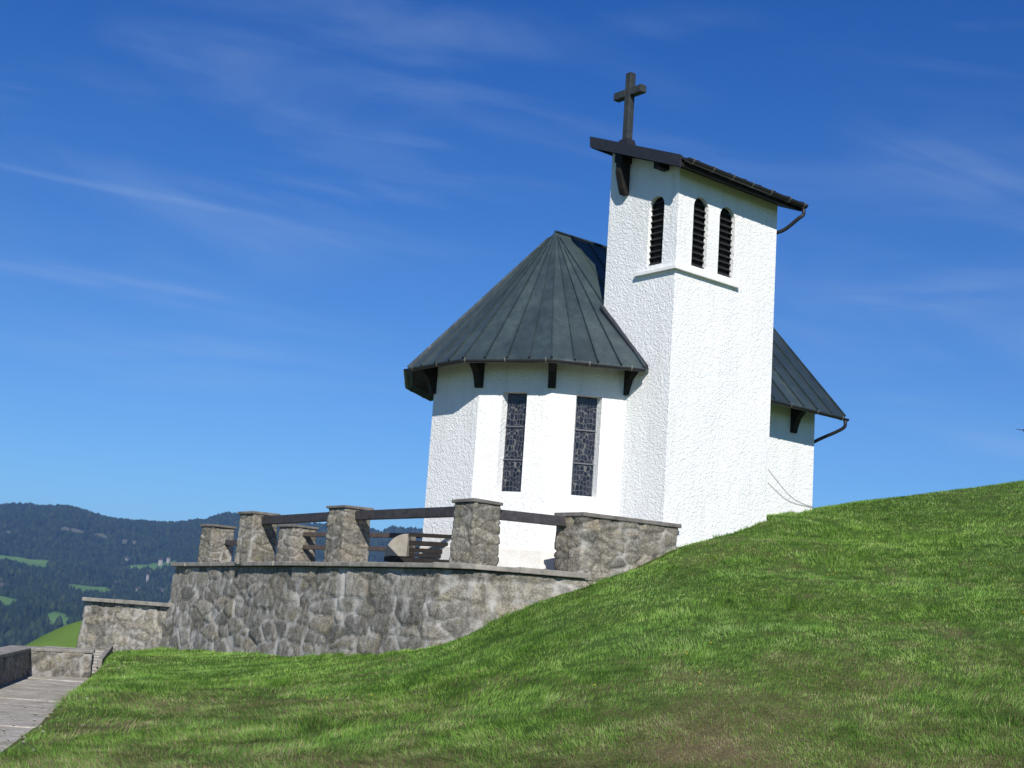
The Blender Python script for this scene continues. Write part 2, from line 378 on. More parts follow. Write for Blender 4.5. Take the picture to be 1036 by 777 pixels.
# leaded windows
for O, S, N in win_specs:
    me = bpy.data.meshes.new('leaded_window')
    z0, z1 = WINZ[0]-.01, WINZ[1]+.01; w = WS+.01
    me.from_pydata([(-w, 0, z0-3.2), (w, 0, z0-3.2), (w, 0, z1-3.2), (-w, 0, z1-3.2), (-w, .03, z0-3.2), (w, .03, z0-3.2), (w, .03, z1-3.2), (-w, .03, z1-3.2)], [],
                   [(0, 1, 2, 3), (7, 6, 5, 4), (0, 4, 5, 1), (1, 5, 6, 2), (2, 6, 7, 3), (3, 7, 4, 0)])
    me.materials.append(M['glass'])
    o = bpy.data.objects.new('leaded_window', me); col.objects.link(o); o.parent = chapel
    Mx = Matrix((( -S.x, -N.x, 0, 0), (-S.y, -N.y, 0, 0), (0, 0, 1, 0), (0, 0, 0, 1)))
    Lc = O-N*.165; Mx.translation = Vector((Lc.x, Lc.y, 3.2))
    o.matrix_parent_inverse = Matrix.Translation(-Vector(chapel.location)); o.matrix_basis = Mx
    o['label'] = 'tall narrow dark window of leaded glass'
    for i in (1, 2):
        zb_ = -(WINZ[1]-WINZ[0])/2+(WINZ[1]-WINZ[0])*i/3+.06
        b = bpy.data.meshes.new('saddle_bar'); d = .012
        b.from_pydata([(x_, y_, zb_+q) for q in (-d, d) for x_, y_ in ((-w, -.03), (w, -.03), (w, .005), (-w, .005))], [], [(3, 2, 1, 0), (4, 5, 6, 7), (0, 1, 5, 4), (1, 2, 6, 5), (2, 3, 7, 6), (3, 0, 4, 7)])
        b.materials.append(M['leadm']); ob = bpy.data.objects.new('saddle_bar', b); col.objects.link(ob); ob.parent = o
# roofs ----------------------------------------------------
TH = Vector((0, 0, -.09))
def roof_panels(panels, seams, name, m, parent, thick=.09):
    """panels: list of polygons (top surface); extruded down"""
    mb = MB(); attr = []
    for poly in panels:
        n = len(poly); top = [Vector(q) for q in poly]; bot = [q+Vector((0, 0, -thick)) for q in top]
        k0 = len(mb.f)
        mb.add(top+bot, [tuple(range(n)), tuple(range(2*n-1, n-1, -1))]+[(i, n+i, n+(i+1) % n, (i+1) % n) for i in range(n)])
        attr += [random.random()]*(len(mb.f)-k0)
    for a, b, w0, w1, hgt in seams:
        k0 = len(mb.f); a = Vector(a); b = Vector(b)
        d = (b-a).normalized(); x = d.cross(Vector((0, 0, 1))).normalized(); y = x.cross(d)
        q = lambda p_, ww, hh: [p_-x*ww/2-y*.01, p_+x*ww/2-y*.01, p_+x*ww/2*.7+y*hh, p_-x*ww/2*.7+y*hh]
        mb.hexa(q(a, w0, hgt*.6), q(b, w1, hgt)); attr += [random.random()*.3+.7]*(len(mb.f)-k0)
    me = bpy.data.meshes.new(name); me.from_pydata(mb.v, [], mb.f); me.materials.append(m)
    bm = bmesh.new(); bm.from_mesh(me); bmesh.ops.recalc_face_normals(bm, faces=bm.faces[:]); bm.to_mesh(me); bm.free()
    at = me.attributes.new('panel', 'FLOAT', 'FACE'); at.data.foreach_set('value', attr)
    return link(name, me, None, parent)
AP = Vector(W(UA, 0, ZR))
E = [Vector(W(*corner(t, RE), HE)) for t in ths]
E[4] = Vector(tuple(atd(415, 389, 1)*(HE/atd(415, 389, 1)[2])))
panels = []; seams = []
for k in range(5):
    a, b = E[k], E[k+1]
    for i in range(4):
        p0 = a.lerp(b, i/4); p1 = a.lerp(b, (i+1)/4)
        panels.append([AP, p0, p1])
    for i in range(4 if k < 4 else 5):
        p0 = a.lerp(b, i/4); corner_ = i == 0 or i == 4
        seams.append((AP.lerp(p0, .05 if i in (0, 2) else .13), p0+(p0-AP).normalized()*.01, .016, .036 if not corner_ else .042, .038))
roof_ap = roof_panels(panels, seams, 'apse_roof', M['copper'], chapel)
dn = Vector((0, 0, -.10)); AQ = Vector(W(0, 0, HE+1.2))
roof_panels([[AQ+dn, E[k].lerp(AP, .03)+dn, E[k+1].lerp(AP, .03)+dn] for k in range(5)], [], 'soffit', M['dark'], roof_ap, .02)
UG, UGR = 5.06, 5.36
n_ = 13; pan = {0: [], 1: []}; sea = {0: [], 1: []}
for sgn in (1, -1):
    e0 = Vector(W(corner(15, RE)[0], sgn*EV, HE)); e1 = Vector(W(UG, sgn*EV, HE)); r1 = Vector(W(UGR, 0, ZR))
    for i in range(n_):
        p0, p1 = e0.lerp(e1, i/n_), e0.lerp(e1, (i+1)/n_); q0, q1 = AP.lerp(r1, i/n_), AP.lerp(r1, (i+1)/n_)
        k = int(i >= 5)
        pan[k].append([p0, p1, q1, q0]); sea[k].append((q1.lerp(p1, .01), p1, .032, .036, .038))
sea[1].append((AP, Vector(W(UGR, 0, ZR)), .09, .09, .04))
roof_nv = roof_panels(pan[0], sea[0], 'nave_roof', M['green'], chapel); roof_nv['label'] = 'greenish weathered roof sheets between the apse cone and the tower'
roof_panels(pan[1], sea[1], 'nave_roof', M['copper'], chapel)['label'] = 'dark slate blue roof sheets right of the tower'
# flashing along the tower where nave roof meets it
fl = MB()
def nz(v): return HE+(ZR-HE)*(1-v/EV)
fl.hexa([W(U0-.10, V0, nz(V0)-.02), W(U0-.012, V0, nz(V0)-.02), W(U0-.012, EV, nz(EV)-.02), W(U0-.10, EV, nz(EV)-.02)],
        [W(U0-.10, V0, nz(V0)+.035), W(U0-.012, V0, nz(V0)+.05), W(U0-.012, EV, nz(EV)+.05), W(U0-.10, EV, nz(EV)+.035)])
fl.build('flashing', M['fascia'], roof_ap)
# gutters --------------------------------------------------
def gutter(pts, r, name, parent, hooks, down):
    mb = MB(); pts = [Vector(q) for q in pts]; n = 7; k0 = 0; vs = []
    outs = []
    for i, p_ in enumerate(pts):
        d = (pts[min(i+1, len(pts)-1)]-pts[max(i-1, 0)]); d.z = 0; d.normalize(); x = Vector((d.y, -d.x, 0))
        outs.append(x)
        for rad in (r, r-.012):
            for k in range(n):
                a = math.pi*k/(n-1); vs.append(tuple(p_+x*rad*math.cos(a)+Vector((0, 0, -rad*math.sin(a)))))
    fs = []
    for i in range(len(pts)-1):
        b0, b1 = i*2*n, (i+1)*2*n
        for k in range(n-1):
            fs += [(b0+k, b0+k+1, b1+k+1, b1+k), (b0+n+k+1, b0+n+k, b1+n+k, b1+n+k+1)]
        fs += [(b0, b1, b1+n, b0+n), (b0+2*n-1, b1+2*n-1, b1+n-1, b0+n-1)]
    for i in (0, len(pts)-1):
        fs.append(tuple(i*2*n+k for k in range(n)))
    mb.add(vs, fs); g = mb.build(name, M['pipe'], parent)
    for h in hooks:      # (segment, t)
        i = int(h); p_ = pts[i].lerp(pts[i+1], h-i); d = (pts[i+1]-pts[i]).normalized(); x = Vector((d.y, -d.x, 0)).normalized()
        hb = MB(); path = [p_+x*(r+.006)*math.cos(a)-Vector((0, 0, (r+.006)*math.sin(a))) for a in [math.pi*k/6 for k in range(7)]]
        path = [path[0]+Vector((0, 0, .03))]+path
        for a, b in zip(path[:-1], path[1:]): hb.bar(a, b, .02, .006, up=d.cross(b-a))
        hb.build('gutter_hook', M['hook'], g)
    return g
ge = []
for q in E:
    dd_ = q-Vector(W(0, 0, HE)); ge.append(q+dd_.normalized()*.055+Vector((0, 0, -.05)))
ge = ge[:]; ge.reverse()
gutter(ge, .05, 'apse_gutter', chapel, [.3, .8, 1.3, 1.8, 2.15, 2.6, 3.05, 3.5, 3.95, 4.4, 4.85], None)
gutter([W(U1+.02, EV+.055, HE-.05), W(UG+.02, EV+.055, HE-.055)], .05, 'nave_gutter', chapel, [.1, .38, .66, .93], None)
def smoothpath(pts, n=6):
    out = []; P_ = [Vector(q) for q in pts]; P_ = [P_[0]]+P_+[P_[-1]]
    for i in range(1, len(P_)-2):
        for k in range(n):
            t = k/n; a, b, c, d = P_[i-1:i+3]
            out.append(.5*((2*b)+(c-a)*t+(2*a-5*b+4*c-d)*t*t+(3*b-a-3*c+d)*t**3))
    out.append(P_[-2]); return out
dp = MB(); dp.tube(smoothpath([W(5.0, EV+.055, HE-.09), W(5.0, EV+.05, HE-.22), W(4.95, EV-.10, HE-.32), W(4.85, VW+.08, HE-.47), W(4.82, VW-.15, HE-.58), W(4.815, VW-.34, HE-.75), W(4.815, VW-.34, HE-1.2), W(4.815, VW-.34, 2.3)]), .036, 8)
dp.build('downpipe', M['pipe'], chapel, True)
# brackets under apse eave and nave
def bracket(u, v, du, dv, wid=.15, z0=None, proj=.40, name='eave_bracket', depth_=.62, m='dark'):
    # wedge hanging from soffit; (du,dv) outward unit dir in chapel axes
    z0 = HE-.45 if z0 is None else z0
    mb = MB(); pu, pv = -dv*wid/2, du*wid/2
    prof = [(-.03, HE+.45), (-.03, z0), (.07, z0), (.09, z0+.10), (.16, z0+.28), (.30, HE-.02), (proj+.08, HE-.04), (proj+.06, HE+.0)]
    vs = []
    for s_ in (-1, 1):
        for q, h in prof: vs.append(W(u+du*q+pu*s_, v+dv*q+pv*s_, h))
    n = len(prof); mb.add(vs, [tuple(range(n)), tuple(range(2*n-1, n-1, -1))]+[(i, (i+1) % n, n+(i+1) % n, n+i) for i in range(n)])
    return mb.build(name, M[m], chapel)
for t, (u, v) in zip(ths, pts_w):
    if t == 135: continue
    bracket(u, v, -math.sin(R(t)), math.cos(R(t)), .14)
for u in (4.05,):
    bracket(u, VW, 0, 1, .14); bracket(u, -VW, 0, -1, .14)
# tower ----------------------------------------------------
def rz(v): return 9.28-.38*(v-1.7)         # tower roof top surface
tw = MB()
def arch(c0, c1, zb_, zt_, n=8):
    r = (c1-c0)/2; cm = (c0+c1)/2
    return [(c0, zb_), (c1, zb_)]+[(cm+r*math.cos(a), zt_-r+r*math.sin(a)) for a in [math.pi*k/n for k in range(n+1)]]
tb = .6
OPU = [(2.95, 3.335, 6.62, 7.93)]; OPV = [(-.31, .09, 6.62, 7.95), (.40, .83, 6.62, 7.95)]
tt = lambda v: rz(v)-.17
facewall(tw, W(U0, 0), vdir, -udir, [(V0, tb), (V1, tb), (V1, tt(V1)), (V0, tt(V0))], [arch(*q) for q in OPU], .09)
facewall(tw, W(0, V1), udir, vdir, [(U0, tb), (U1, tb), (U1, tt(V1)), (U0, tt(V1))], [arch(*q) for q in OPV], .09)
facewall(tw, W(U1, 0), vdir, udir, [(V0, tb), (V1, tb), (V1, tt(V1)), (V0, tt(V0))], [arch(*q) for q in OPU], .09)
facewall(tw, W(0, V0), udir, -vdir, [(U0, tb), (U1, tb), (U1, tt(V0)), (U0, tt(V0))], [], .15)
tower = tw.build('bell_tower', M['stucco'], chapel)
def louvre(org, sd, nd, c0, c1, z0, z1):
    mb = MB(); org = Vector(org); r = (c1-c0)/2
    P3 = lambda s_, z_, d_: org+sd*s_+Vector((0, 0, z_))-nd*d_
    mb.add([P3(c0-.01, z0-.01, .135), P3(c1+.01, z0-.01, .135), P3(c1+.01, z1+.01, .135), P3(c0-.01, z1+.01, .135)], [(0, 1, 2, 3)])
    n = 11; cm = (c0+c1)/2
    for i in range(n):
        z = z0+.03+(z1-z0-.04)*i/n
        if z > z1-r: w = math.sqrt(max(r*r-(z+.03-(z1-r))**2, .0004))
        else: w = r
        w = min(w, r)-.005
        mb.hexa([P3(cm-w, z, .055), P3(cm+w, z, .055), P3(cm+w, z+.016, .055), P3(cm-w, z+.016, .055)],
                [P3(cm-w, z+.06, .13), P3(cm+w, z+.06, .13), P3(cm+w, z+.076, .13), P3(cm-w, z+.076, .13)])
    return mb.build('louvre', M['louvre'], tower)
for q in OPU: louvre(W(U0, 0), vdir, -udir, *q); louvre(W(U1, 0), vdir, udir, *q)
for q in OPV: louvre(W(0, V1), udir, vdir, *q)
lg = MB()
L0, L1 = 6.455, 6.53
lg.hexa([W(U0-.075, 2.72, L0), W(U0+.01, 2.72, L0), W(U0+.01, V1, L0), W(U0-.075, V1+.075, L0)], [W(U0-.075, 2.72, L1-.02), W(U0+.01, 2.72, L1), W(U0+.01, V1, L1), W(U0-.075, V1+.075, L1-.02)])
lg.hexa([W(U0-.075, V1+.075, L0), W(U0+.01, V1, L0), W(.95, V1-.01, L0), W(.95, V1+.075, L0)], [W(U0-.075, V1+.075, L1-.02), W(U0+.01, V1, L1), W(.95, V1-.01, L1), W(.95, V1+.075, L1-.02)])
lg.build('ledge', M['white'], tower)
# tower roof
UL, UR, VH, VL = U0-.37, 2.32, 1.66, 4.08
panels = []; seams = []
nt = 8
for i in range(nt):
    a, b = UL+(UR-UL)*i/nt, UL+(UR-UL)*(i+1)/nt
    panels.append([W(a, VH, rz(VH)), W(b, VH, rz(VH)), W(b, VL, rz(VL)+random.uniform(-.004, .004)), W(a, VL, rz(VL))])
    seams.append((W(b-.02, VH, rz(VH)), W(b-.02, VL+.02, rz(VL+.02)), .035, .035, .035))
troof = roof_panels(panels, seams, 'tower_roof', M['fascia'], chapel, .05)
fm = MB()   # verge board, barge, eave board
fm.hexa([W(UL-.03, VH, rz(VH)-.19), W(UL+.02, VH, rz(VH)-.19), W(UL+.02, VL-.03, rz(VL)-.19), W(UL-.03, VL-.03, rz(VL)-.19)],
        [W(UL-.03, VH-.02, rz(VH)+.035), W(UL+.02, VH-.02, rz(VH)+.035), W(UL+.02, VL-.03, rz(VL)+.035), W(UL-.03, VL-.03, rz(VL)+.035)])
fm.hexa([W(UR+.03, VH, rz(VH)-.17), W(UR-.02, VH, rz(VH)-.17), W(UR-.02, VL, rz(VL)-.15), W(UR+.03, VL, rz(VL)-.15)],
        [W(UR+.03, VH, rz(VH)+.03), W(UR-.02, VH, rz(VH)+.03), W(UR-.02, VL, rz(VL)+.03), W(UR+.03, VL, rz(VL)+.03)])
fm.ubox(UL+.02, UR-.02, VH, VH+.04, rz(VH)-.2, rz(VH)-.06)
fm.build('verge_board', M['fascia'], troof)
sf = MB()   # boarded soffit
sf.hexa([W(UL+.02, VH+.04, rz(VH)-.16), W(UR-.02, VH+.04, rz(VH)-.16), W(UR-.02, VL-.04, rz(VL)-.15), W(UL+.02, VL-.04, rz(VL)-.15)],
        [W(UL+.02, VH+.04, rz(VH)-.07), W(UR-.02, VH+.04, rz(VH)-.07), W(UR-.02, VL-.04, rz(VL)-.07), W(UL+.02, VL-.04, rz(VL)-.07)])
sf.build('soffit', M['dark'], troof)
gutter([W(UL+.06, VL+.04, rz(VL)-.025), W(UR+.02, VL+.04, rz(VL)-.035)], .07, 'tower_gutter', chapel, [.04, .2, .36, .52, .68, .84, .97], None)
dp = MB(); dp.tube(smoothpath([W(UR-.05, VL+.05, 8.25), W(UR-.05, VL+.05, 8.14), W(UR-.10, VL-.03, 8.06), W(2.16, V1+.10, 7.88), W(2.09, V1-.12, 7.80), W(2.085, V1-.4, 7.6), W(2.085, V1-.4, 7.3), W(2.085, V1-.4, 2.0)]), .036, 8)
dp.build('downpipe', M['pipe'], chapel, True)
# purlins and strut under the tower verge
pm = MB()
for vc in (2.33, 3.34):
    z = rz(vc)-.16
    pm = MB(); hw_ = .10 if vc < 3 else .075; pm.ubox(UL+.10, U0+.02, vc-hw_, vc+hw_, z-hw_*1.8, z+.0); pm.build('purlin', M['dark'], chapel, bevel=.01)
st = MB(); prof = [(0.01, 8.9), (.26, 8.9), (.26, 8.5), (.17, 8.20), (.12, 8.10), (.01, 8.10)]
vs = [W(U0-q, vv, h) for vv in (2.26, 2.40) for q, h in prof]; n = len(prof)
st.add(vs, [tuple(range(n)), tuple(range(2*n-1, n-1, -1))]+[(i, (i+1) % n, n+(i+1) % n, n+i) for i in range(n)])
st.build('strut', M['dark'], chapel, bevel=.01)
# cross
cr = MB(); cu, cv = U0-.2, 2.47; zt_ = 10.44; w = .068
w = .07; cr.ubox(cu-w, cu+w, cv-w, cv+w, rz(cv)-.05, zt_); cross = cr.build('cross', M['crossm'], chapel, bevel=.012)
ca = MB()
ca.ubox(cu-.072, cu+.072, cv-.37, cv-w-.001, 9.97, 10.12); ca.ubox(cu-.072, cu+.072, cv+w+.001, cv+.37, 9.97, 10.12); ca.build('cross_arm', M['crossm'], cross, bevel=.012)
cb = MB(); cb.hexa([W(cu-.13, cv-.14, rz(cv-.14)), W(cu+.13, cv-.14, rz(cv-.14)), W(cu+.13, cv+.14, rz(cv+.14)), W(cu-.13, cv+.14, rz(cv+.14))], [W(cu-.1, cv-.1, rz(cv)+.12), W(cu+.1, cv-.1, rz(cv)+.12), W(cu+.1, cv+.1, rz(cv)+.12), W(cu-.1, cv+.1, rz(cv)+.12)])
cb.build('cross_foot', M['pipe'], cross)
# cables on nave wall
for pts in ([(2.95, 3.62), (3.3, 3.42), (3.97, 2.99), (4.4, 2.86), (4.80, 2.82)], [(2.95, 3.3), (3.31, 3.15), (3.7, 2.96), (4.07, 2.84), (4.80, 2.80)]):
    cm_ = MB(); cm_.tube(smoothpath([W(a, VW+.015, b) for a, b in pts]), .004, 5); cm_.build('cable', M['hook'], chapel)

# ------------------------------------------------------------ masonry
def masonry(name, loops, parent, res=.035, size=(.40, .40, .25), amp=.035, seed=1, close_top=True, lime=0.):
    """loops: list of plan polygons (same count) with z, bottom to top: [(pts[(x,y)..], z), ...]; lofted, densely subdivided, stones displaced"""
    base = [np.array(l[0], float) for l in loops]; zs = [l[1] for l in loops]
    b0 = base[0]; n = len(b0); segs = []
    for i in range(n):
        L = np.linalg.norm(b0[(i+1) % n]-b0[i]); segs.append(max(1, int(round(L/res))))
    rows = []; zrow = []
    for k in range(len(loops)-1):
        m_ = max(1, int(round(abs(zs[k+1]-zs[k])/res)))
        for j in range(m_+(k == len(loops)-2)):
            t = j/m_; poly = base[k]*(1-t)+base[k+1]*t; ring = []
            for i in range(n):
                for q in range(segs[i]): ring.append(poly[i]*(1-q/segs[i])+poly[(i+1) % n]*(q/segs[i]))
            rows.append(np.array(ring)); zrow.append(zs[k]*(1-t)+zs[k+1]*t)
    nr, nc = len(rows), len(rows[0]); P = np.zeros((nr, nc, 3))
    for i in range(nr): P[i, :, :2] = rows[i]; P[i, :, 2] = zrow[i]
    tg = np.roll(P, -1, 1)-np.roll(P, 1, 1); area = 0.5*np.sum(b0[:, 0]*np.roll(b0[:, 1], -1)-np.roll(b0[:, 0], -1)*b0[:, 1])
    nrm = np.stack([tg[..., 1], -tg[..., 0], tg[..., 0]*0], 2)*np.sign(area); nrm /= np.linalg.norm(nrm, axis=2, keepdims=True)+1e-9
    Q = P.reshape(-1, 3); wob = np.stack([fbm(Q*2.1, 2, 70), fbm(Q*2.1+9, 2, 71), fbm(Q*2.1+19, 2, 72)], 1)-.4
    G = (Q+wob*.16)/np.array(size); f1, f2, idr = worley(G, seed)
    e = np.clip((f2-f1)/.17, 0, 1); e = e*e*(3-2*e)
    Hh = e*(.55+.9*h3(np.floor(idr*999).astype(int), np.zeros(len(idr), int), np.zeros(len(idr), int)))*amp+(fbm(Q*14, 3, 5)-.44)*amp*1.1+(fbm(Q*4.5, 2, 15)-.37)*amp*.9
    Q = Q+nrm.reshape(-1, 3)*Hh[:, None]
    idx = np.arange(nr*nc).reshape(nr, nc); i0 = idx[:-1]; i1 = idx[1:]
    Fq = np.stack([i0, np.roll(i0, -1, 1), np.roll(i1, -1, 1), i1], 2).reshape(-1, 4)
    faces = [tuple(map(int, f)) for f in Fq]
    if area < 0: faces = [f[::-1] for f in faces]
    me = bpy.data.meshes.new(name)
    if close_top: faces.append(tuple(int(q) for q in idx[-1]))
    me.from_pydata([tuple(q) for q in Q], [], faces); me.materials.append(M['stone'])
    for nm, val in (('stone', idr), ('edge', e), ('lime', np.full(len(Q), lime))):
        at = me.attributes.new(nm, 'FLOAT', 'POINT'); at.data.foreach_set('value', val.astype(np.float32))
    me.polygons.foreach_set('use_smooth', [len(p.vertices) == 4 for p in me.polygons]); me.update()
    return link(name, me, None, parent)
def offset_poly(pl, d):
    """offset closed polygon (CCW) outward by d"""
    pl = [Vector((*q, 0)) for q in pl]; n = len(pl); out = []
    ar = sum(pl[i].x*pl[(i+1) % n].y-pl[(i+1) % n].x*pl[i].y for i in range(n)); s_ = 1 if ar > 0 else -1
    for i in range(n):
        a, b, c = pl[i-1], pl[i], pl[(i+1) % n]; d1 = (b-a).normalized(); d2 = (c-b).normalized()
        n1 = Vector((d1.y, -d1.x, 0))*s_; n2 = Vector((d2.y, -d2.x, 0))*s_
        m_ = (n1+n2); m_ = m_/max(m_.length, 1e-6); k = d/max(m_.dot(n1), .4); q = b+m_*k; out.append((q.x, q.y))
    return out
WXY = lambda u, v: W(u, v)[:2]
def slab_poly(name, pl, z0, z1, m, parent, jitter=.008, holes=None):
    """one irregular slab; top slightly uneven"""
    mb = MB(); n = len(pl)
    vs = [(x+random.uniform(-jitter, jitter), y+random.uniform(-jitter, jitter), z0) for x, y in pl]
    vt = [(x_, y_, z1+random.uniform(-jitter, jitter)) for x_, y_, _ in vs]
    mb.add(vs+vt, [tuple(range(n-1, -1, -1)), tuple(range(n, 2*n))]+[(i, (i+1) % n, n+(i+1) % n, n+i) for i in range(n)])
    return mb.build(name, m, parent, bevel=.012)
ZB = .92; ZT = ZB+1.05
terr = [(-.46, 3.30), (-.46, 3.79), (-2.38, 3.60), (-3.55, 3.25), (-4.18, 2.95), (-4.36, 2.2), (-4.25, -.4), (-4.06, -2.8), (-3.66, -5.4), (-2.85, -10.25), (-1.2, -12.0), (1.2, -11.0), (1.0, -6), (-.5, -3.2)]
txy = [WXY(*q) for q in terr]
tr = empty('stone_terrace', W(-4.3, -1, -.5), 'long grey rubble stone retaining wall with thin coping, carrying the chapel terrace above the lawn', 'retaining wall')
masonry('masonry', [(offset_poly(txy, .20), -2.1), (offset_poly(txy, .0), ZB-.10)], tr, .038, (.85, .85, .31), .030, 3, True, 1.)
fl_ = slab_poly('floor', offset_poly(txy, -.35), ZB-.099, ZB-.05, M['slab'], tr, 0)
# coping: strip of slabs along the visible edge
def coping(pl, z0, z1, wout, win, m, parent, seg=1.1, name='coping_slab', jit=.008):
    """pl: world polyline, outer side to the right when walking (outward = +)"""
    pts = [Vector((*q, 0)) for q in pl]; nn = []
    for i in range(len(pts)):
        a = pts[max(i-1, 0)]; b = pts[min(i+1, len(pts)-1)]; d = (b-a).normalized(); nn.append(Vector((d.y, -d.x, 0)))
    for i in range(len(pts)-1):
        L = (pts[i+1]-pts[i]).length; k = max(1, round(L/seg)); cuts = [0]+[(j+random.uniform(-.15, .15))/k for j in range(1, k)]+[1]
        for a, b in zip(cuts[:-1], cuts[1:]):
            g = .006/L; a2, b2 = a+g*(a > 0), b-g*(b < 1)
            p0, p1 = pts[i].lerp(pts[i+1], a2), pts[i].lerp(pts[i+1], b2); n0 = nn[i].lerp(nn[i+1], a2); n1 = nn[i].lerp(nn[i+1], b2)
            jo = random.uniform(-.015, .02); zz = random.uniform(-jit, jit)
            pl_ = [p0+n0*(wout+jo), p1+n1*(wout+jo), p1-n1*win, p0-n0*win]
            slab_poly(name, [(q.x, q.y) for q in pl_], z0, z1+zz, m, parent, .006)
# walking from the far left end toward the right: outward normal must face -u
seq = [terr[i] for i in (10, 9, 8, 7, 6, 5, 4, 3, 2)]
coping([WXY(*q) for q in seq], ZB-.085, ZB+.0, .11, .45, M['slab'], tr, .95)
# parapet wall end beside the tower
def thing_wall(name, pl, z0, z1, label, batter=.0, seed=1, res=.03, size=(.36, .36, .22), amp=.03, cap=None, lime=0., cat='stone wall', cm='slabdark', group=None, capout=.05):
    cx = sum(q[0] for q in pl)/len(pl); cy = sum(q[1] for q in pl)/len(pl)
    t = empty(name, (cx, cy, z0), label, cat, group)
    masonry('masonry', [(offset_poly(pl, batter), z0), (pl, z1)], t, res, size, amp, seed, True, lime)
    if cap: slab_poly('coping', offset_poly(pl, capout), z1+.001, z1+cap, M[cm], t, .006)
    return t
par = [WXY(-.44, 3.25), WXY(-.44, 3.76), WXY(-1.4, 3.63), WXY(-2.40, 3.49), WXY(-2.42, 2.88), WXY(-1.4, 3.05)]
thing_wall('parapet_wall', par, 0.5, ZT-.11, 'low rubble stone wall with flat coping running from the railing up to the tower corner', 0, 11, cap=.07, lime=.3)
# pillars
def pillar(u, v, zb_, zt_, w, label, seed, rot=0.):
    c = W(u, v); a0 = A+rot; pl = []
    for k in range(4):
        a = -a0+R(45+90*k); pl.append((c[0]+w*.7071*math.cos(a), c[1]+w*.7071*math.sin(a)))
    t = empty('stone_pillar', (c[0], c[1], zb_), label, 'pillar', 'stone pillars of the terrace railing')
    masonry('shaft', [(offset_poly(pl, .015), zb_-.05), (pl, zt_-.06)], t, .022, (.42, .42, .18), .020, seed, True, .15)
    slab_poly('cap_slab', offset_poly(pl, .05), zt_-.058, zt_+.0, M['slabdark'], t, .012)
    return t
P3_, P2_, P1_ = (-3.98, 2.62), (-3.87, -1.32), (-3.50, -5.35)
pillar(*P3_, ZB, ZT, .52, 'nearest and largest stone pillar on the terrace wall, in front of the white apse', 21)
pillar(*P2_, ZB, ZT, .55, 'middle stone pillar on the front of the terrace wall, holding beams on both sides', 22)
pillar(*P1_, ZB, ZT, .56, 'stone pillar at the left end of the front dark railing', 23)
FP1, FP2 = (-1.45, -11.0), (-1.0, -7.9)
pillar(*FP1, ZB-.1, ZT, .58, 'leftmost stone pillar, at the far rear end of the terrace', 24)
pillar(*FP2, ZB-.1, ZT, .62, 'stone pillar at the rear of the terrace seen under the front railing beam', 25)
def rail(a, b, z, label, w=.15, h=.165, m='beam', z2=None):
    mb = MB(); A_ = Vector(W(*a, z)); B_ = Vector(W(*b, z2 if z2 is not None else z)); n = 1
    for i in range(n):      # slightly sagging, uneven timber
        f = lambda t: A_.lerp(B_, t)+Vector((0, 0, -.02*math.sin(math.pi*t)))
        mb.bar(f(i/n), f((i+1)/n), w, h)
    o = mb.build('wooden_rail', M[m], None, bevel=.008); return tagthing(o, label, 'railing', 'timber beams between the terrace pillars')
RW_, RH_ = .16, .19
rail((P1_[0]-.02, P1_[1]+.2), (P2_[0], P2_[1]-.22), ZT-.17, 'dark timber railing beam from the left front pillar to the middle pillar')
rail((P2_[0], P2_[1]+.22), (P3_[0]+.0, P3_[1]-.2), ZT-.17, 'dark timber railing beam from the middle pillar to the nearest pillar')
rail((P3_[0]+.2, P3_[1]+.05), (-2.35, 3.05), ZT-.19, 'dark timber railing beam from the nearest pillar to the low wall beside the tower')
rail((FP1[0]+.1, FP1[1]+.2), (FP2[0], FP2[1]-.2), ZT-.42, 'rear timber railing beam between the two far pillars', .12, .13)
rail((FP2[0], FP2[1]+.25), (-.3, -3.0), ZT-.5, 'thin rear timber rail right of the far pillar, above the bench', .10, .10, 'brown')
rail((FP2[0], FP2[1]+.25), (-.3, -3.0), ZT-.2, 'upper rear timber rail seen just below the front beam', .10, .10, 'brown')

# lower wall left of the terrace
q0, q1 = atd(88, 603, 34.2), atd(182, 603, 32.6)
d_ = Vector((q1[0]-q0[0], q1[1]-q0[1], 0)).normalized(); nb = Vector((-d_.y, d_.x, 0))
lw = [(q0[0], q0[1]), (q1[0], q1[1]), (q1[0]+nb.x*.55, q1[1]+nb.y*.55), (q0[0]+nb.x*.55, q0[1]+nb.y*.55)]
t = empty('stone_wall', (q0[0], q0[1], -1.6), 'short lower rubble wall stepping down at the left end of the terrace', 'stone wall')
masonry('masonry', [(offset_poly(lw, .10), -2.2), (lw, -.13)], t, .04, (.42, .42, .22), .035, 41, True, .8)
coping([lw[0], lw[1]], -.125, -.035, .13, .6, M['slab'], t, .9)
# path-side wall (two arms)
fw0, fw1 = tuple(atd(27, 676, 24.8)[:2]), tuple(atd(92, 672, 25.6)[:2])
far = [fw0, fw1, (fw1[0]-.1, fw1[1]+.4), (fw0[0]-.45, fw0[1]+.4), (fw0[0]+1.05, 17.5), (fw0[0]+1.5, 17.4)]
t = empty('path_wall', (*fw0, PZ), 'low stone kerb wall with thin concrete top turning the corner beside the path', 'stone wall')
masonry('masonry', [(far, PZ-.4), (far, PZ+.43)], t, .035, (.34, .34, .22), .022, 51, True, .9)
slab_poly('coping', offset_poly(far, .03), PZ+.431, PZ+.49, M['slab'], t, .004)
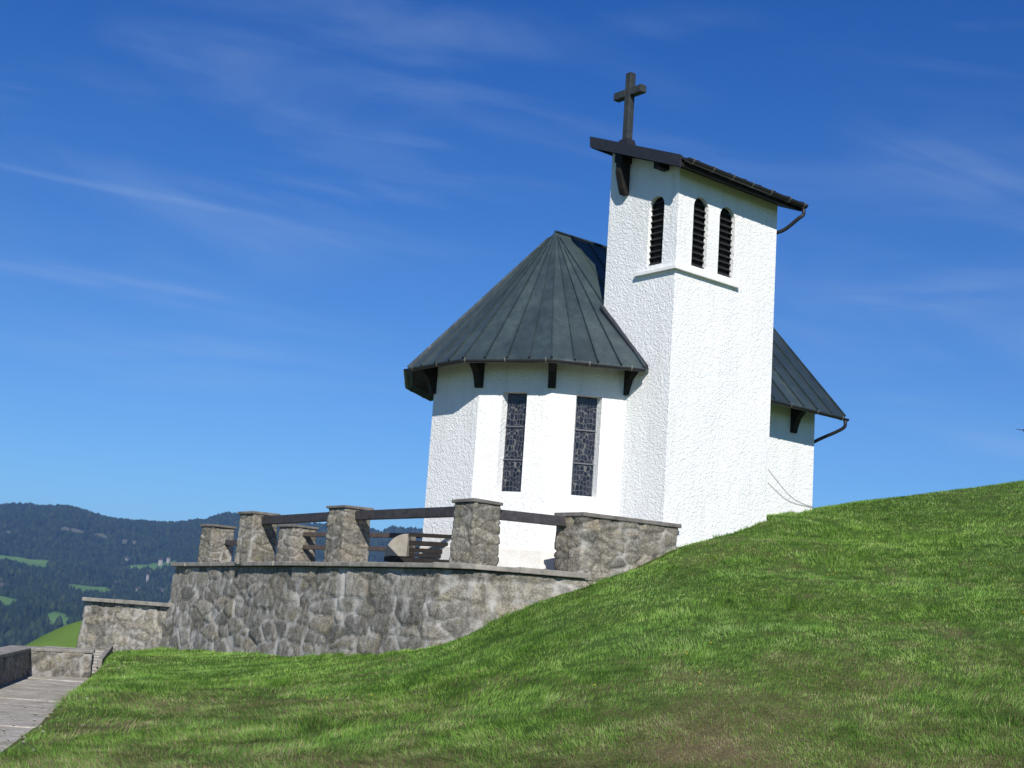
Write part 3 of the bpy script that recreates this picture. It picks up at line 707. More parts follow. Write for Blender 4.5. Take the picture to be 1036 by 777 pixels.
# path: slabs laid as long low steps
def m_path():
    m = mat('worn path slabs', (.3, .28, .25), .95, spec=.15); t = NT(m)
    n = t.noise(t.pos(), 3, 7, .65); n2 = t.noise(t.pos((1, 1, 1)), 22, 4, .6)
    c = t.ramp(n, [(.3, (.23, .205, .165)), (.5, (.34, .31, .26)), (.7, (.46, .435, .39))])
    c = t.mix(1., c, t.ramp(n2, [(.3, g3(.75)), (.7, g3(1.15))]), 'MULTIPLY')
    t.color(c); t.normal(t.bump(t.math('ADD', n, n2), .6, .02)); return m
MP = m_path()
pb = MB(); ys = [9.0]
while ys[-1] < 26.2: ys.append(ys[-1]+random.uniform(.7, 1.1))
for i, (a, b) in enumerate(zip(ys[:-1], ys[1:])):
    z = PZ-.10+.10*min(1, max(0, (a-14)/9)); z = PZ-.05+.05*round((a-9)/17*4)/4
    xr0, xr1 = float(path_right(a))+.32*math.sin(a*1.7)*.4, float(path_right(b-.05))+.32*math.sin(b*1.7)*.4
    xl = -10.6
    pb.hexa([(xl, a, z-.2), (xr0, a, z-.2), (xr1, b-.03, z-.2), (xl, b-.03, z-.2)], [(xl, a, z+random.uniform(-.008, .008)), (xr0, a, z-.01), (xr1, b-.03, z-.01), (xl, b-.03, z)])
path = pb.build('path', MP, None, bevel=.015); path['kind'] = 'structure'
# steps going up behind the grass bank toward the lower wall
sp = MB()
for i in range(9):
    t_ = i/8; y0 = 25.9+t_*6.2; x0 = float(path_right(y0))-.02; z = PZ+.02+t_*.22
    sp.hexa([(x0-1.6, y0, z-.3), (x0+.05, y0, z-.3), (x0+.0, y0+.8, z-.3), (x0-1.7, y0+.8, z-.3)], [(x0-1.6, y0, z), (x0+.05, y0, z), (x0+.0, y0+.8, z), (x0-1.7, y0+.8, z)])
steps = sp.build('steps', MP, None, bevel=.01); steps['kind'] = 'structure'
# loose stones and crumbs of mortar along the path edge and wall foot
ck = MB()
for i in range(160):
    if i < 90: yy = random.uniform(12, 26); xx = float(path_right(yy))+random.gauss(-.30, .35)
    else:
        q = random.uniform(0, 1); a_, b_ = (Vector((*txy[3], 0)), Vector((*txy[6], 0))); pp = a_.lerp(b_, q); out_ = Vector((-(b_-a_).y, (b_-a_).x, 0)).normalized(); out_ = out_ if out_.dot(pp-Vector(W(0, 0))) > 0 else -out_
        pp = pp+out_*random.uniform(.22, .5); xx, yy = pp.x, pp.y
    r = random.uniform(.008, .03); zc = max(Hs(xx, yy), PZ-.03 if i < 90 else -9)+r*.3
    vs = []; 
    for (a, b, c_) in ((1, 0, 0), (0, 1, 0), (-1, 0, 0), (0, -1, 0), (0, 0, .7), (0, 0, -.7)): k = r*random.uniform(.7, 1.3); vs.append((xx+a*k, yy+b*k, zc+c_*k))
    ck.add(vs, [(0, 1, 4), (1, 2, 4), (2, 3, 4), (3, 0, 4), (1, 0, 5), (2, 1, 5), (3, 2, 5), (0, 3, 5)])
gv = ck.build('gravel', M['slab'], None); gv['kind'] = 'stuff'
# edging stone beside the grass bank
a, b = atd(112, 655, 29.5), atd(101, 668, 26.5)
e_ = MB(); e_.bar((a[0], a[1], a[2]-.05), (b[0], b[1], b[2]-.07), .10, .2); ob = e_.build('edging_stone', M['slab'], None, bevel=.02)
tagthing(ob, 'slanting edging stone where the grass bank meets the foot of the lower wall', 'kerb stone')

# bench ----------------------------------------------------
bc = atd(411, 563, 25.0); bz = ZB-.38
bd = Vector(W(.30, .95))-Vector(W(0, 0)); bd = Vector((1, -.22, 0)).normalized(); bn = Vector((-bd.y, bd.x, 0))   # along, away
bench = empty('bench', (bc[0], bc[1], bz), 'dark slatted bench with a pale quarter round side, beside the nearest pillar', 'bench')
o3 = Vector((bc[0], bc[1], 0)); zs0 = 1.11
mb = MB(); n = 10; L_ = .42
prof = [(0, zs0)]+[(-L_*math.cos(a), zs0+L_*math.sin(a)) for a in [math.pi/2*k/n for k in range(n+1)]]
vs = [o3+bd*q+bn*dd+Vector((0, 0, h)) for dd in (0, .55) for q, h in prof]; k = len(prof)
mb.add(vs, [tuple(range(k)), tuple(range(2*k-1, k-1, -1))]+[(i, (i+1) % k, k+(i+1) % k, k+i) for i in range(k)]); mb.build('side_panel', M['concrete'], bench, bevel=.01)
for dd, z, h in ((.06, 1.52, .07), (.12, 1.37, .09), (.16, 1.245, .075), (.18, 1.16, .06)):
    mb = MB(); mb.bar(o3+bd*.002+bn*dd+Vector((0, 0, z)), o3+bd*1.95+bn*dd+Vector((0, 0, z)), .04, h); mb.build('back_slat', M['dark'], bench)
mb = MB(); mb.bar(o3-bd*.42+bn*.25+Vector((0, 0, 1.05)), o3+bd*1.95+bn*.25+Vector((0, 0, 1.05)), .5, .09); mb.build('seat', M['dark'], bench)
for s_ in (-.2, 1.75):
    mb = MB(); mb.bar(o3+bd*s_+bn*.25+Vector((0, 0, bz-.1)), o3+bd*s_+bn*.25+Vector((0, 0, 1.0)), .12, .4, up=bn); mb.build('leg', M['concrete'], bench)

# bird -----------------------------------------------------
bp = Vector(atd(1036.5, 435.5, 30)); bm_ = MB()
secs = [(-.13, .004), (-.10, .014), (-.05, .026), (0, .03), (.05, .024), (.075, .018), (.10, .02), (.115, .012), (.135, .002)]
fwd = Vector((.35, .93, .02)).normalized(); sd_ = Vector((fwd.y, -fwd.x, 0)).normalized(); upv = sd_.cross(fwd)
rings = [[bp+fwd*a+sd_*r*math.cos(t)+upv*r*math.sin(t) for t in [2*math.pi*k/8 for k in range(8)]] for a, r in secs]
vs = [q for r in rings for q in r]
bm_.add(vs, [(i*8+k, i*8+(k+1) % 8, (i+1)*8+(k+1) % 8, (i+1)*8+k) for i in range(len(secs)-1) for k in range(8)])
for s_ in (-1, 1):
    w_ = [(0, .05), (.07, .055), (.15, .02), (.18, -.05), (.10, -.02), (0, -.04)]
    top = [bp+sd_*s_*a+fwd*b+upv*(.01+.10*a) for a, b in w_]; bot = [q-upv*.006 for q in top]
    bm_.add(top+bot, [tuple(range(6)), tuple(range(11, 5, -1))]+[(i, (i+1) % 6, 6+(i+1) % 6, 6+i) for i in range(6)])
bm_.add([bp-fwd*.11+sd_*.012, bp-fwd*.11-sd_*.012, bp-fwd*.2-sd_*.035, bp-fwd*.16, bp-fwd*.2+sd_*.035], [(0, 1, 2, 3, 4)])
bird = bm_.build('bird', mat('dark feathers', (.02, .02, .025), .7), None, True); tagthing(bird, 'small dark bird flying above the grass slope at the right', 'bird')

# ------------------------------------------------------------ grass
def inpoly(x, y, pl):
    ins = np.zeros(len(x), bool); n = len(pl)
    for i in range(n):
        x1, y1 = pl[i]; x2, y2 = pl[(i+1) % n]
        c = ((y1 > y) != (y2 > y)) & (x < (x2-x1)*(y-y1)/((y2-y1) if y2 != y1 else 1e-9)+x1); ins ^= c
    return ins
chap_poly = [WXY(*q) for q in ((-2.7, .8), (-2.7, -.8), (-.7, -2.6), (UN, -2.6), (UN, VW), (U1, VW), (U1, V1), (U0, V1), (U0, VW))]
def scatter(n, d0, d1, a0=-27, a1=27, power=1.0):
    a = np.radians(rng.uniform(a0, a1, n)); u = rng.uniform(0, 1, n)
    D = d0*(d1/d0)**u
    x, y = D*np.sin(a), D*np.cos(a)
    k = ~inpoly(x, y, offset_poly(txy, .16)) & ~inpoly(x, y, chap_poly) & ~inpoly(x, y, offset_poly(lw, .1)) & ~inpoly(x, y, far) & ~inpoly(x, y, par)
    pr = path_right(y)
    fuzz = fbm(np.stack([x*2, y*2, x*0], 1), 2, 3)*.9-.35
    k &= (x > pr-.05+fuzz*.6) | (y > 34)
    return x[k], y[k]
def blades(name, x, y, hmin, hmax, wf, m, lean=.5):
    n = len(x); z = H(x, y); D = np.hypot(x, y)
    dry = dryness(x, y); P = np.stack([x*.8, y*.8, x*0], 1)
    tall = fbm(P, 3, 90); tall2 = np.clip((fbm(P*2.3, 3, 95)-.5)*4, 0, 1)
    h = rng.uniform(hmin, hmax, n)*(.55+.9*tall)*(1+1.2*tall2*(1-dry))*(1-.45*dry)
    # combed tufts: blades in a clump lean alike
    th = fbm(np.stack([x*.9, y*.9, x*0+5], 1), 3, 60)*12+rng.normal(0, .6, n)
    comb = sst(3.5, -2, x+D*.05)*(1-sst(17, 23, D))
    ln = np.abs(rng.normal(lean, .25, n))*(1+.8*dry)*(1+.8*comb); h = h*(1+.5*comb)
    yaw = rng.uniform(0, math.pi, n); w = np.maximum(.0035, D*wf)*rng.uniform(.7, 1.4, n)
    bx, by = np.cos(yaw)*w/2, np.sin(yaw)*w/2
    V = np.zeros((n, 3, 3))
    V[:, 0] = np.stack([x-bx, y-by, z-.02], 1); V[:, 1] = np.stack([x+bx, y+by, z-.02], 1)
    V[:, 2] = np.stack([x+np.cos(th)*h*ln, y+np.sin(th)*h*ln, z+h*np.clip(1-.35*ln, .25, 1)], 1)
    me = bpy.data.meshes.new(name); me.vertices.add(3*n); me.vertices.foreach_set('co', V.ravel())
    me.loops.add(3*n); me.loops.foreach_set('vertex_index', np.arange(3*n, dtype=np.int32))
    me.polygons.add(n); me.polygons.foreach_set('loop_start', np.arange(0, 3*n, 3, dtype=np.int32)); me.update(calc_edges=True)
    isdry = (rng.uniform(0, 1, n) < dry*.9).astype(np.float32)
    for nm, val in (('dry', isdry), ('rnd', np.clip(.42*rng.uniform(0, 1, n)+(fbm(np.stack([x*2.2, y*2.2, x*0], 1), 2, 150)-.375)*.65+(fbm(np.stack([x*7, y*7, x*0], 1), 2, 140)-.375)*1.5+.31-.08*comb, 0, 1))):
        at = me.attributes.new(nm, 'FLOAT', 'FACE'); at.data.foreach_set('value', val.astype(np.float32))
    me.materials.append(m); o = bpy.data.objects.new(name, me); col.objects.link(o); o['kind'] = 'stuff'; return o
def m_grass():
    m = mat('grass blades', (.05, .1, .02), .6, spec=.25); t = NT(m)
    r = t.attr('rnd'); dry = t.attr('dry')
    g = t.ramp(r, [(0, (.055, .110, .020)), (.3, (.125, .255, .032)), (.6, (.215, .395, .052)), (1, (.410, .540, .145))])
    big = t.noise(t.pos(), .35, 4, .6)
    g = t.mix(t.n('ShaderNodeSeparateColor', ins={0: t.ramp(big, [(.35, g3(0)), (.65, g3(1))])}).outputs[0], g, t.mix(1., g, (.78, .82, 1.0), 'MULTIPLY'))
    s_ = t.ramp(r, [(0, (.13, .10, .045)), (.5, (.31, .25, .125)), (1, (.52, .45, .27))])
    c = t.mix(dry, g, s_); t.color(c)
    tr_ = t.n('ShaderNodeBsdfTranslucent'); t.link(c, tr_.inputs[0]); mx = t.n('ShaderNodeMixShader'); mx.inputs[0].default_value = .3
    out = [q for q in t.t.nodes if q.type == 'OUTPUT_MATERIAL'][0]
    t.link(t.b.outputs[0], mx.inputs[1]); t.link(tr_.outputs[0], mx.inputs[2]); t.link(mx.outputs[0], out.inputs[0]); return m
MG = m_grass()
x, y = scatter(620000, 8.5, 37)
k = (x*x+y*y) > 0; k &= ~((x < -8.3) & (y > 27) & (y < 34))
grass = blades('grass', x[k], y[k],   .022, .060, .00052, MG)
x, y = scatter(150000, 8.5, 32); k = ~((x < -8.3) & (y > 27) & (y < 34))
herbs = blades('low_herbs', x[k], y[k], .02, .045, .0013, MG, 1.5); herbs['label'] = 'low broad leaves and clippings between the grass'
cx_, cy_ = scatter(420, 9.5, 27, -24, 26); sel = fbm(np.stack([cx_*.4, cy_*.4, cx_*0], 1), 2, 300) > .46; cx_, cy_ = cx_[sel], cy_[sel]
tx_ = np.repeat(cx_, 70)+rng.normal(0, 1, len(cx_)*70)*np.repeat(rng.uniform(.05, .22, len(cx_)), 70); ty_ = np.repeat(cy_, 70)+rng.normal(0, 1, len(cx_)*70)*np.repeat(rng.uniform(.04, .12, len(cx_)), 70)
tufts = blades('grass_tufts', tx_, ty_, .09, .17, .00055, MG, .7)
def fringe(line, n, off):
    P_ = [np.array(W(*q)[:2]) for q in line]; xs, ys = [], []
    for a, b in zip(P_[:-1], P_[1:]):
        L = np.linalg.norm(b-a); m_ = int(n*L); t_ = rng.uniform(0, 1, m_); d = (b-a)/L; nr = np.array([d[1], -d[0]])
        o_ = np.abs(rng.normal(0, .07, m_)); p_ = a+(b-a)*t_[:, None]+nr*(off+o_)[:, None]; xs.append(p_[:, 0]); ys.append(p_[:, 1])
    x, y = np.concatenate(xs), np.concatenate(ys); k = fbm(np.stack([x*2.5, y*2.5, x*0], 1), 2, 33) > .34; return x[k], y[k]
f1x, f1y = fringe([terr[i] for i in (9, 8, 7, 6, 5, 4, 3, 2, 1)], 260, .17); f2x, f2y = fringe([(U0, V1), (U1, V1)], 260, .01); f3x, f3y = fringe([(U1, VW), (UN, VW)], 260, .01)
edge_grass = blades('edge_grass', np.concatenate([f1x, f2x, f3x]), np.concatenate([f1y, f2y, f3y]), .04, .10, .0006, MG, .7)
grass['label'] = 'short mown meadow grass with straw patches'; 
# dandelions
x, y = scatter(900, 13, 30, -10, 27); zf = H(x, y); fb = MB()
sel = (fbm(np.stack([x*.5, y*.5, x*0], 1), 2, 12) > .5)
for a, b, c in zip(x[sel], y[sel], zf[sel]):
    if random.random() > .22: continue
    r = random.uniform(.009, .015); h = c+random.uniform(.05, .09); n = 7
    top = [(a+r*math.cos(2*math.pi*k/n), b+r*math.sin(2*math.pi*k/n), h+.004) for k in range(n)]
    fb.add([(a, b, h-.008)]+top+[(a, b, h+.010)], [(0, 1+(k+1) % n, 1+k) for k in range(n)]+[(n+1, 1+k, 1+(k+1) % n) for k in range(n)])
fo = fb.build('flowers', mat('yellow petals', (.75, .55, .03), .7), None); fo['kind'] = 'stuff'

# ------------------------------------------------------------ far hills, forest, farmhouses
skyx = [-700, -500, -300, -100, 0, 6, 31, 37, 68, 82, 103, 117, 154, 179, 198, 206, 221, 232, 260, 300, 340, 376, 386, 391, 397, 408, 426, 470, 600, 900, 1400]
skyy = [520, 500, 515, 505, 512, 511, 511, 513, 513, 516, 523, 526, 529, 530, 527, 528, 522, 520, 526, 530, 533, 536, 539, 536, 534, 535, 537, 545, 575, 620, 660]
DH = 4000.
sr = [atd(a, b, 1.) for a, b in zip(skyx, skyy)]
s_az = np.array([math.atan2(r[0], r[1]) for r in sr]); s_el = np.array([r[2] for r in sr])
def hillz(azr, D):
    el = np.interp(azr, s_az, s_el); top = el*DH/np.cos(0)-6
    x, y = D*np.tan(azr), D
    P = np.stack([x.ravel()/520., np.asarray(y).ravel()/520., np.zeros(x.size)], 1)
    n = (fbm(P, 5, 200)-.47).reshape(x.shape)
    t = np.clip((D-1500)/(DH-1500), 0, 1)
    base = -135+(top+135)*(.15*t+.85*(t**1.15))
    z = base+n*190*np.sin(math.pi*np.clip(t, 0, 1))**.8
    z = np.where(D > DH, top-(D-DH)*.35, z)
    return z
haz = np.radians(np.linspace(-52, 42, 520)); hd = np.concatenate([np.linspace(1300, 4000, 170), np.linspace(4030, 5200, 12)])
HA, HD = np.meshgrid(haz, hd)
# meadows: (px x, px y, half az px, half D m)
def ray_hit(px, py):
    r = ray(px, py); a = math.atan2(r[0], r[1]); e = r[2]/r[1]
    Ds = np.linspace(1500, 4000, 1500); z = hillz(np.full(1500, a), Ds); k = np.argmax(z/Ds >= e); return a, float(Ds[k]), float(z[k])
meads = [(8, 566, 44, 85, 0), (88, 598, 26, 60, 0), (152, 576, 28, 75, 1), (2, 607, 12, 45, 0), (160, 528, 10, 60, 1), (60, 625, 12, 40, 0),
         (75, 536, 12, 14, 2), (103, 542, 8, 12, 2), (130, 548, 9, 16, 2), (8, 538, 4, 14, 2)]
mc = []
for px, py, w_, dd, kind in meads:
    a, D, z = ray_hit(px, py); mc.append((a, D, w_/1368., dd, kind))
def mead_mask(a, D, grow=1.):
    g = np.zeros(a.shape); tp = np.zeros(a.shape)
    P = np.stack([(np.tan(a)*D).ravel()/60, D.ravel()/60, np.zeros(a.size)], 1); n = (fbm(P, 3, 77)-.45).reshape(a.shape)
    for ma, mD, mw, md, kind in mc:
        q = ((a-ma)/mw)**2+((D-mD)/md)**2+n*1.6; ins = q < grow; g = np.where(ins, 1, g); tp = np.where(ins & (kind == 2), 1, tp)
    return g, tp
HZ = hillz(HA, HD); HX = HD*np.tan(HA)
def m_hill():
    m = mat('wooded hillside', (.02, .035, .015), .95, spec=.1); t = NT(m)
    n = t.noise(t.pos(), .02, 6, .7)
    f_ = t.ramp(n, [(.35, (.008, .014, .007)), (.65, (.02, .034, .013))]); me_ = t.ramp(t.noise(t.pos(), .012, 4), [(.3, (.07, .15, .03)), (.7, (.11, .19, .045))])
    c = t.mix(t.attr('mead'), f_, me_); c = t.mix(t.attr('scar'), c, (.11, .10, .075)); t.color(c); return m
hills = grid_mesh('hills', HX, HD, HZ, m_hill()); hills['kind'] = 'structure'
g_, s__ = mead_mask(HA, HD)
for nm, val in (('mead', g_), ('scar', s__)):
    at = hills.data.attributes.new(nm, 'FLOAT', 'POINT'); at.data.foreach_set('value', val.ravel().astype(np.float32))
# forest: one mesh of many ragged crowns
NTREE = 34000
ta = np.radians(rng.uniform(-25, -1, NTREE)); tD = 1500+(4010-1500)*rng.uniform(0, 1, NTREE)**.8
ex = 1600; ta[:ex] = np.radians(rng.uniform(-25, -1, ex)); tD[:ex] = rng.uniform(3930, 4015, ex)
gm, _ = mead_mask(ta, tD, 1.15)
near_front = np.zeros(len(ta), bool)
for ma, mD, mw, md, kind in mc: near_front |= (np.abs(ta-ma) < mw*.8) & (tD < mD) & (tD > mD-md-(50 if kind != 2 else 40))
kk = (gm < .5) & ~(near_front & (rng.uniform(0, 1, len(ta)) < .9)); ta = ta[kk]; tD = tD[kk]
tx = tD*np.tan(ta); tz = hillz(ta, tD); n = len(ta)
th_ = rng.uniform(9, 19, n); con = rng.uniform(0, 1, n) < .55; trd = th_*np.where(con, .22, .40)
K = 6; ang = np.arange(K)*2*math.pi/K
lev = [(0.12, .8), (.38, 1.), (.7, .62)]
V = np.zeros((n, K*3+1, 3)); clr = rng.uniform(0, 1, n)
for li, (hz_, rd) in enumerate(lev):
    jit_ = rng.uniform(.7, 1.3, (n, K)); rdv = np.where(con, (1-hz_)*1.15, rd)[:, None]*trd[:, None]*jit_
    V[:, li*K:(li+1)*K, 0] = tx[:, None]+np.cos(ang)*rdv; V[:, li*K:(li+1)*K, 1] = tD[:, None]+np.sin(ang)*rdv
    V[:, li*K:(li+1)*K, 2] = (tz-2)[:, None]+th_[:, None]*(hz_+rng.uniform(-.05, .05, (n, K)))
V[:, -1, 0] = tx; V[:, -1, 1] = tD; V[:, -1, 2] = tz-2+th_
tri = []
for li in range(2):
    for k in range(K):
        a, b = li*K+k, li*K+(k+1) % K; tri += [(a, b, b+K), (a, b+K, a+K)]
for k in range(K): tri.append((2*K+k, 2*K+(k+1) % K, 3*K))
tri = np.array(tri); FF = (np.arange(n)[:, None, None]*(K*3+1)+tri[None]).reshape(-1, 3)
me = bpy.data.meshes.new('forest'); me.vertices.add(n*(K*3+1)); me.vertices.foreach_set('co', V.ravel())
me.loops.add(FF.size); me.loops.foreach_set('vertex_index', FF.ravel().astype(np.int32)); me.polygons.add(len(FF)); me.polygons.foreach_set('loop_start', np.arange(0, FF.size, 3, dtype=np.int32)); me.update(calc_edges=True)
at = me.attributes.new('rnd', 'FLOAT', 'POINT'); at.data.foreach_set('value', np.repeat(clr, K*3+1).astype(np.float32))
mf = mat('far trees', (.02, .035, .015), .95, spec=.1); t = NT(mf)
t.color(t.ramp(t.attr('rnd'), [(0, (.010, .018, .009)), (.5, (.017, .030, .012)), (.85, (.024, .040, .014)), (1, (.036, .048, .018))])); me.materials.append(mf)
fo = bpy.data.objects.new('forest', me); col.objects.link(fo); fo['kind'] = 'stuff'
# farmhouses
hw = m_slab('farmhouse wall', (.24, .22, .18), (.32, .30, .26)); hr = mat('farmhouse roof', (.06, .045, .04), .8); hd_ = mat('farmhouse window', (.03, .03, .035), .4)
hs_ = [(131, 567, 17, 'pale farmhouse on the wooded slope, alone beneath the pale rock scars'), (165, 570, 15, 'farmhouse at the right edge of the sloping meadow near the terrace wall'),
       (173, 568, 12, 'small pale house on the hill closest to the terrace coping'), (5, 597, 18, 'leftmost large pale house low on the wooded hill at the left edge of the photo'), (11, 595, 13, 'small house just right of the leftmost large pale house'),
       (121, 594, 13, 'small house above the left end of the lower stone wall'), (4, 568, 15, 'long pale building on the left bright green meadow'), (143, 599, 14, 'pale house just above the middle of the lower stone wall'), (166, 599, 14, 'pale house above the right end of the lower stone wall'),
       (152, 589, 8, 'slim pale tower like house on the wooded slope left of the terrace corner')]
for px, py, sz, lab in hs_:
    a, D, z = ray_hit(px, py); x0, y0 = D*math.tan(a), D-25
    z = float(hillz(np.array([a]), np.array([D-25.]))[0])+7
    r0 = random.uniform(-.5, .5); ca, sa = math.cos(r0), math.sin(r0)
    L = lambda p_, q_, h: (x0+p_*ca-q_*sa, y0+p_*sa+q_*ca, z+h)
    hh = empty('farmhouse', (x0, y0, z), lab, 'farmhouse', 'farmhouses on the distant hill')
    sz *= .62; w2, d2, eh = sz/2, sz*.4, sz*.42
    if 'tower' in lab: w2, d2, eh = 2.6, 2.6, 15
    b = MB(); b.hexa([L(-w2, -d2, -12), L(w2, -d2, -12), L(w2, d2, -12), L(-w2, d2, -12)], [L(-w2, -d2, eh), L(w2, -d2, eh), L(w2, d2, eh), L(-w2, d2, eh)])
    rg = eh+sz*.25; b.add([L(-w2, -d2, eh), L(-w2, d2, eh), L(-w2, 0, rg)], [(0, 1, 2)]); b.add([L(w2, -d2, eh), L(w2, d2, eh), L(w2, 0, rg)], [(0, 1, 2)]); b.build('wall', hw, hh)
    r = MB(); o_ = 1.; r.add([L(-w2-o_, -d2-o_, eh-.6), L(w2+o_, -d2-o_, eh-.6), L(w2+o_, 0, rg+.3), L(-w2-o_, 0, rg+.3), L(-w2-o_, d2+o_, eh-.6), L(w2+o_, d2+o_, eh-.6)], [(0, 1, 2, 3), (3, 2, 5, 4)])
    ro = r.build('roof', hr, hh); so = ro.modifiers.new('thick', 'SOLIDIFY'); so.thickness = .4
    for q in (-.5, 0, .5):
        wd = MB(); c_ = q*sz*.7; wd.hexa([L(c_-.8, -d2-.08, 1.6), L(c_+.8, -d2-.08, 1.6), L(c_+.8, -d2+.1, 1.6), L(c_-.8, -d2+.1, 1.6)], [L(c_-.8, -d2-.08, 3.4), L(c_+.8, -d2-.08, 3.4), L(c_+.8, -d2+.1, 3.4), L(c_-.8, -d2+.1, 3.4)]); wd.build('window', hd_, hh)

# ------------------------------------------------------------ haze
hz = MB(); x0, x1, y0, y1, z0, z1 = -7200, 7200, -300, 6800, -220, 420
hz.hexa([(x0, y0, z0), (x1, y0, z0), (x1, y1, z0), (x0, y1, z0)], [(x0, y0, z1), (x1, y0, z1), (x1, y1, z1), (x0, y1, z1)])
mh = bpy.data.materials.new('haze air'); mh.use_nodes = True; mh.node_tree.nodes.clear()
vo = mh.node_tree.nodes.new('ShaderNodeVolumePrincipled'); vo.inputs['Color'].default_value = (.24, .46, .95, 1); vo.inputs['Density'].default_value = HAZE = .000085; vo.inputs['Anisotropy'].default_value = .0
oo = mh.node_tree.nodes.new('ShaderNodeOutputMaterial'); mh.node_tree.links.new(vo.outputs[0], oo.inputs['Volume'])
haze = hz.build('haze', mh, None); haze['kind'] = 'stuff'

# ------------------------------------------------------------ light
SUN_EL, SUN_AZ = R(36), R(5)       # azimuth: behind the camera, this much to its right
sdv = Vector((math.sin(SUN_AZ)*math.cos(SUN_EL), -math.cos(SUN_AZ)*math.cos(SUN_EL), math.sin(SUN_EL)))
sl = bpy.data.lights.new('sun', 'SUN'); sl.energy = 4.6; sl.angle = R(.53); sl.color = (1, .965, .90)
so = bpy.data.objects.new('sun', sl); so.rotation_euler = sdv.to_track_quat('Z', 'Y').to_euler(); so.location = (0, -10, 20); col.objects.link(so)
w = bpy.data.worlds.new('World'); sc.world = w; w.use_nodes = True; nt_ = w.node_tree
bg = nt_.nodes['Background']; sk = nt_.nodes.new('ShaderNodeTexSky'); sk.sky_type = 'NISHITA'; sk.sun_disc = False
sk.sun_elevation = SUN_EL; sk.sun_rotation = math.atan2(sdv.x, sdv.y); sk.altitude = 900; sk.air_density = 1.0; sk.dust_density = .1; sk.ozone_density = 3.5
bg.inputs['Strength'].default_value = .10
# thin cirrus streaks and an old contrail, as directions in the sky
N = nt_.nodes.new; Lk = nt_.links.new
tc = N('ShaderNodeTexCoord'); sx = N('ShaderNodeSeparateXYZ'); Lk(tc.outputs['Generated'], sx.inputs[0])
def vdot(vec):
    d = N('ShaderNodeVectorMath'); d.operation = 'DOT_PRODUCT'; Lk(tc.outputs['Generated'], d.inputs[0]); d.inputs[1].default_value = vec; return d.outputs['Value']
def mth(op, a, b, clamp=False):
    d = N('ShaderNodeMath'); d.operation = op; d.use_clamp = clamp
    for k, v in enumerate((a, b)):
        if isinstance(v, bpy.types.NodeSocket): Lk(v, d.inputs[k])
        else: d.inputs[k].default_value = v
    return d.outputs[0]
def nrm(v): return v/np.linalg.norm(v)
def streak_axes(p0, p1):
    a, b = nrm(ray(*p0)), nrm(ray(*p1)); n_ = nrm(np.cross(a, b)); return nrm(b-a), n_
def noise_on(al, pe, sa, sp, scale, det, lo, hi, dist=.4):
    c_ = N('ShaderNodeCombineXYZ'); Lk(mth('MULTIPLY', al, sa), c_.inputs[0]); Lk(mth('MULTIPLY', pe, sp), c_.inputs[1])
    n_ = N('ShaderNodeTexNoise'); n_.inputs['Scale'].default_value = scale; n_.inputs['Detail'].default_value = det; n_.inputs['Roughness'].default_value = .5; n_.inputs['Distortion'].default_value = dist; Lk(c_.outputs[0], n_.inputs['Vector'])
    m_ = N('ShaderNodeMapRange'); m_.interpolation_type = 'SMOOTHSTEP'; m_.inputs[1].default_value = lo; m_.inputs[2].default_value = hi; Lk(n_.outputs['Fac'], m_.inputs[0]); return m_.outputs[0]
def band(p0, p1, width, amp, seed):
    t_, n_ = streak_axes(p0, p1); pe = vdot(tuple(n_)); al = vdot(tuple(t_)); mid = (nrm(ray(*p0))+nrm(ray(*p1)))/2
    wob = mth('MULTIPLY', mth('SUBTRACT', noise_on(al, pe, 3, 1, 1.5, 2, 0., 1.), .5), width*2)
    q = mth('DIVIDE', mth('ADD', pe, wob), width); g = mth('DIVIDE', 1., mth('ADD', 1., mth('MULTIPLY', q, mth('MULTIPLY', q, mth('MULTIPLY', q, q)))))
    half = np.linalg.norm(nrm(ray(*p1))-nrm(ray(*p0)))/2
    r_ = mth('DIVIDE', mth('SUBTRACT', al, float(t_@mid)), half); g2 = mth('SUBTRACT', 1., mth('MULTIPLY', r_, mth('MULTIPLY', r_, r_ )) , True)
    g2 = mth('MULTIPLY', mth('SUBTRACT', 1.25, mth('ABSOLUTE', r_, 0.), True), 1., True)
    return mth('MULTIPLY', mth('MULTIPLY', g, g2), mth('MULTIPLY', noise_on(al, pe, 6, 60, 1.3, 4, .25, .7), amp))
t_, n_ = streak_axes((0, 265), (330, 328)); al, pe = vdot(tuple(t_)), vdot(tuple(n_))
cir = mth('MULTIPLY', mth('MULTIPLY', noise_on(al, pe, 1.6, 6.5, 2.2, 7, .42, .78, .9), noise_on(al, pe, 1.3, 1.6, 1.7, 2, .38, .62)), .17)
fine = mth('MULTIPLY', mth('MULTIPLY', noise_on(al, pe, 3.5, 26, 1.6, 5, .5, .85, .5), noise_on(al, pe, 1.1, 2.0, 2.3, 2, .42, .62)), .14)
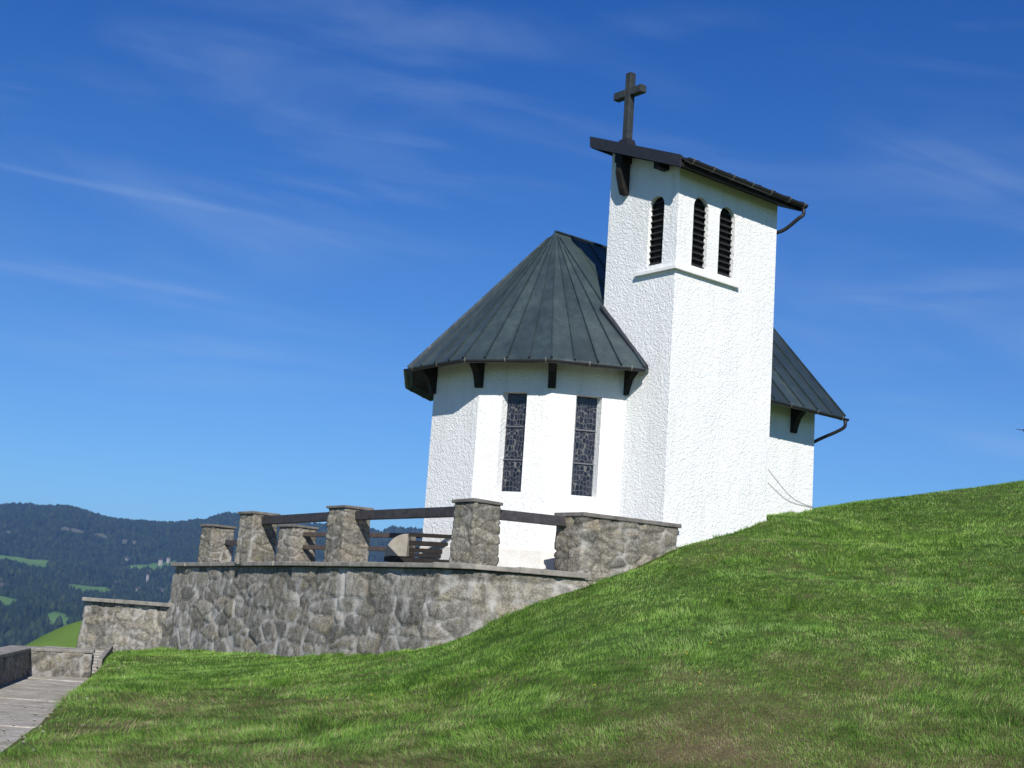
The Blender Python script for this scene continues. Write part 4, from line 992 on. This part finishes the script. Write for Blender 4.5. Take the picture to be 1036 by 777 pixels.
tot = mth('ADD', mth('ADD', cir, fine), mth('ADD', band((-60, 155), (420, 252), .0024, .16, 1), mth('ADD', band((-80, 248), (360, 333), .007, .17, 2), band((-40, 335), (430, 385), .022, .12, 3))), True)
tot = mth('ADD', tot, mth('ADD', band((860, 130), (1080, 215), .016, .10, 4), band((820, 300), (1090, 292), .012, .12, 5)), True)
class _o: pass
rp = _o(); rp.outputs = [tot]
tint = N('ShaderNodeMix'); tint.data_type = 'RGBA'; tint.blend_type = 'MULTIPLY'; tint.inputs[0].default_value = 1; Lk(sk.outputs[0], tint.inputs[6]); 
er = N('ShaderNodeValToRGB'); er.color_ramp.elements[0].position = 0.; er.color_ramp.elements[0].color = (.46, .69, .86, 1); er.color_ramp.elements[1].position = .5; er.color_ramp.elements[1].color = (.075, .40, .92, 1); Lk(sx.outputs[2], er.inputs[0]); Lk(er.outputs[0], tint.inputs[7])
mx = N('ShaderNodeMix'); mx.data_type = 'RGBA'; Lk(rp.outputs[0], mx.inputs[0]); Lk(tint.outputs[2], mx.inputs[6]); mx.inputs[7].default_value = (4.2, 5.4, 6.8, 1)
Lk(mx.outputs[2], bg.inputs[0])
# ------------------------------------------------------------ camera
cd = bpy.data.cameras.new('camera'); cam = bpy.data.objects.new('camera', cd); col.objects.link(cam); sc.camera = cam
cd.sensor_width = 36; cd.lens = F/IW*36; cd.clip_start = .1; cd.clip_end = 60000
c, s = math.cos(ROLL), math.sin(ROLL)
up0 = Vector((0, -math.sin(PITCH), math.cos(PITCH))); fw_ = Vector((0, math.cos(PITCH), math.sin(PITCH))); r0 = Vector((1, 0, 0))
right = r0*c+up0*s; up = -r0*s+up0*c
cam.matrix_world = Matrix(((right.x, up.x, -fw_.x, 0), (right.y, up.y, -fw_.y, 0), (right.z, up.z, -fw_.z, 0), (0, 0, 0, 1)))
sc.render.engine = 'CYCLES'; sc.render.resolution_x = 1024; sc.render.resolution_y = 768
sc.view_settings.view_transform = 'Standard'; sc.view_settings.look = 'None'; sc.view_settings.exposure = .30; sc.view_settings.gamma = 1
sc.cycles.volume_bounces = 0; sc.cycles.max_bounces = 6
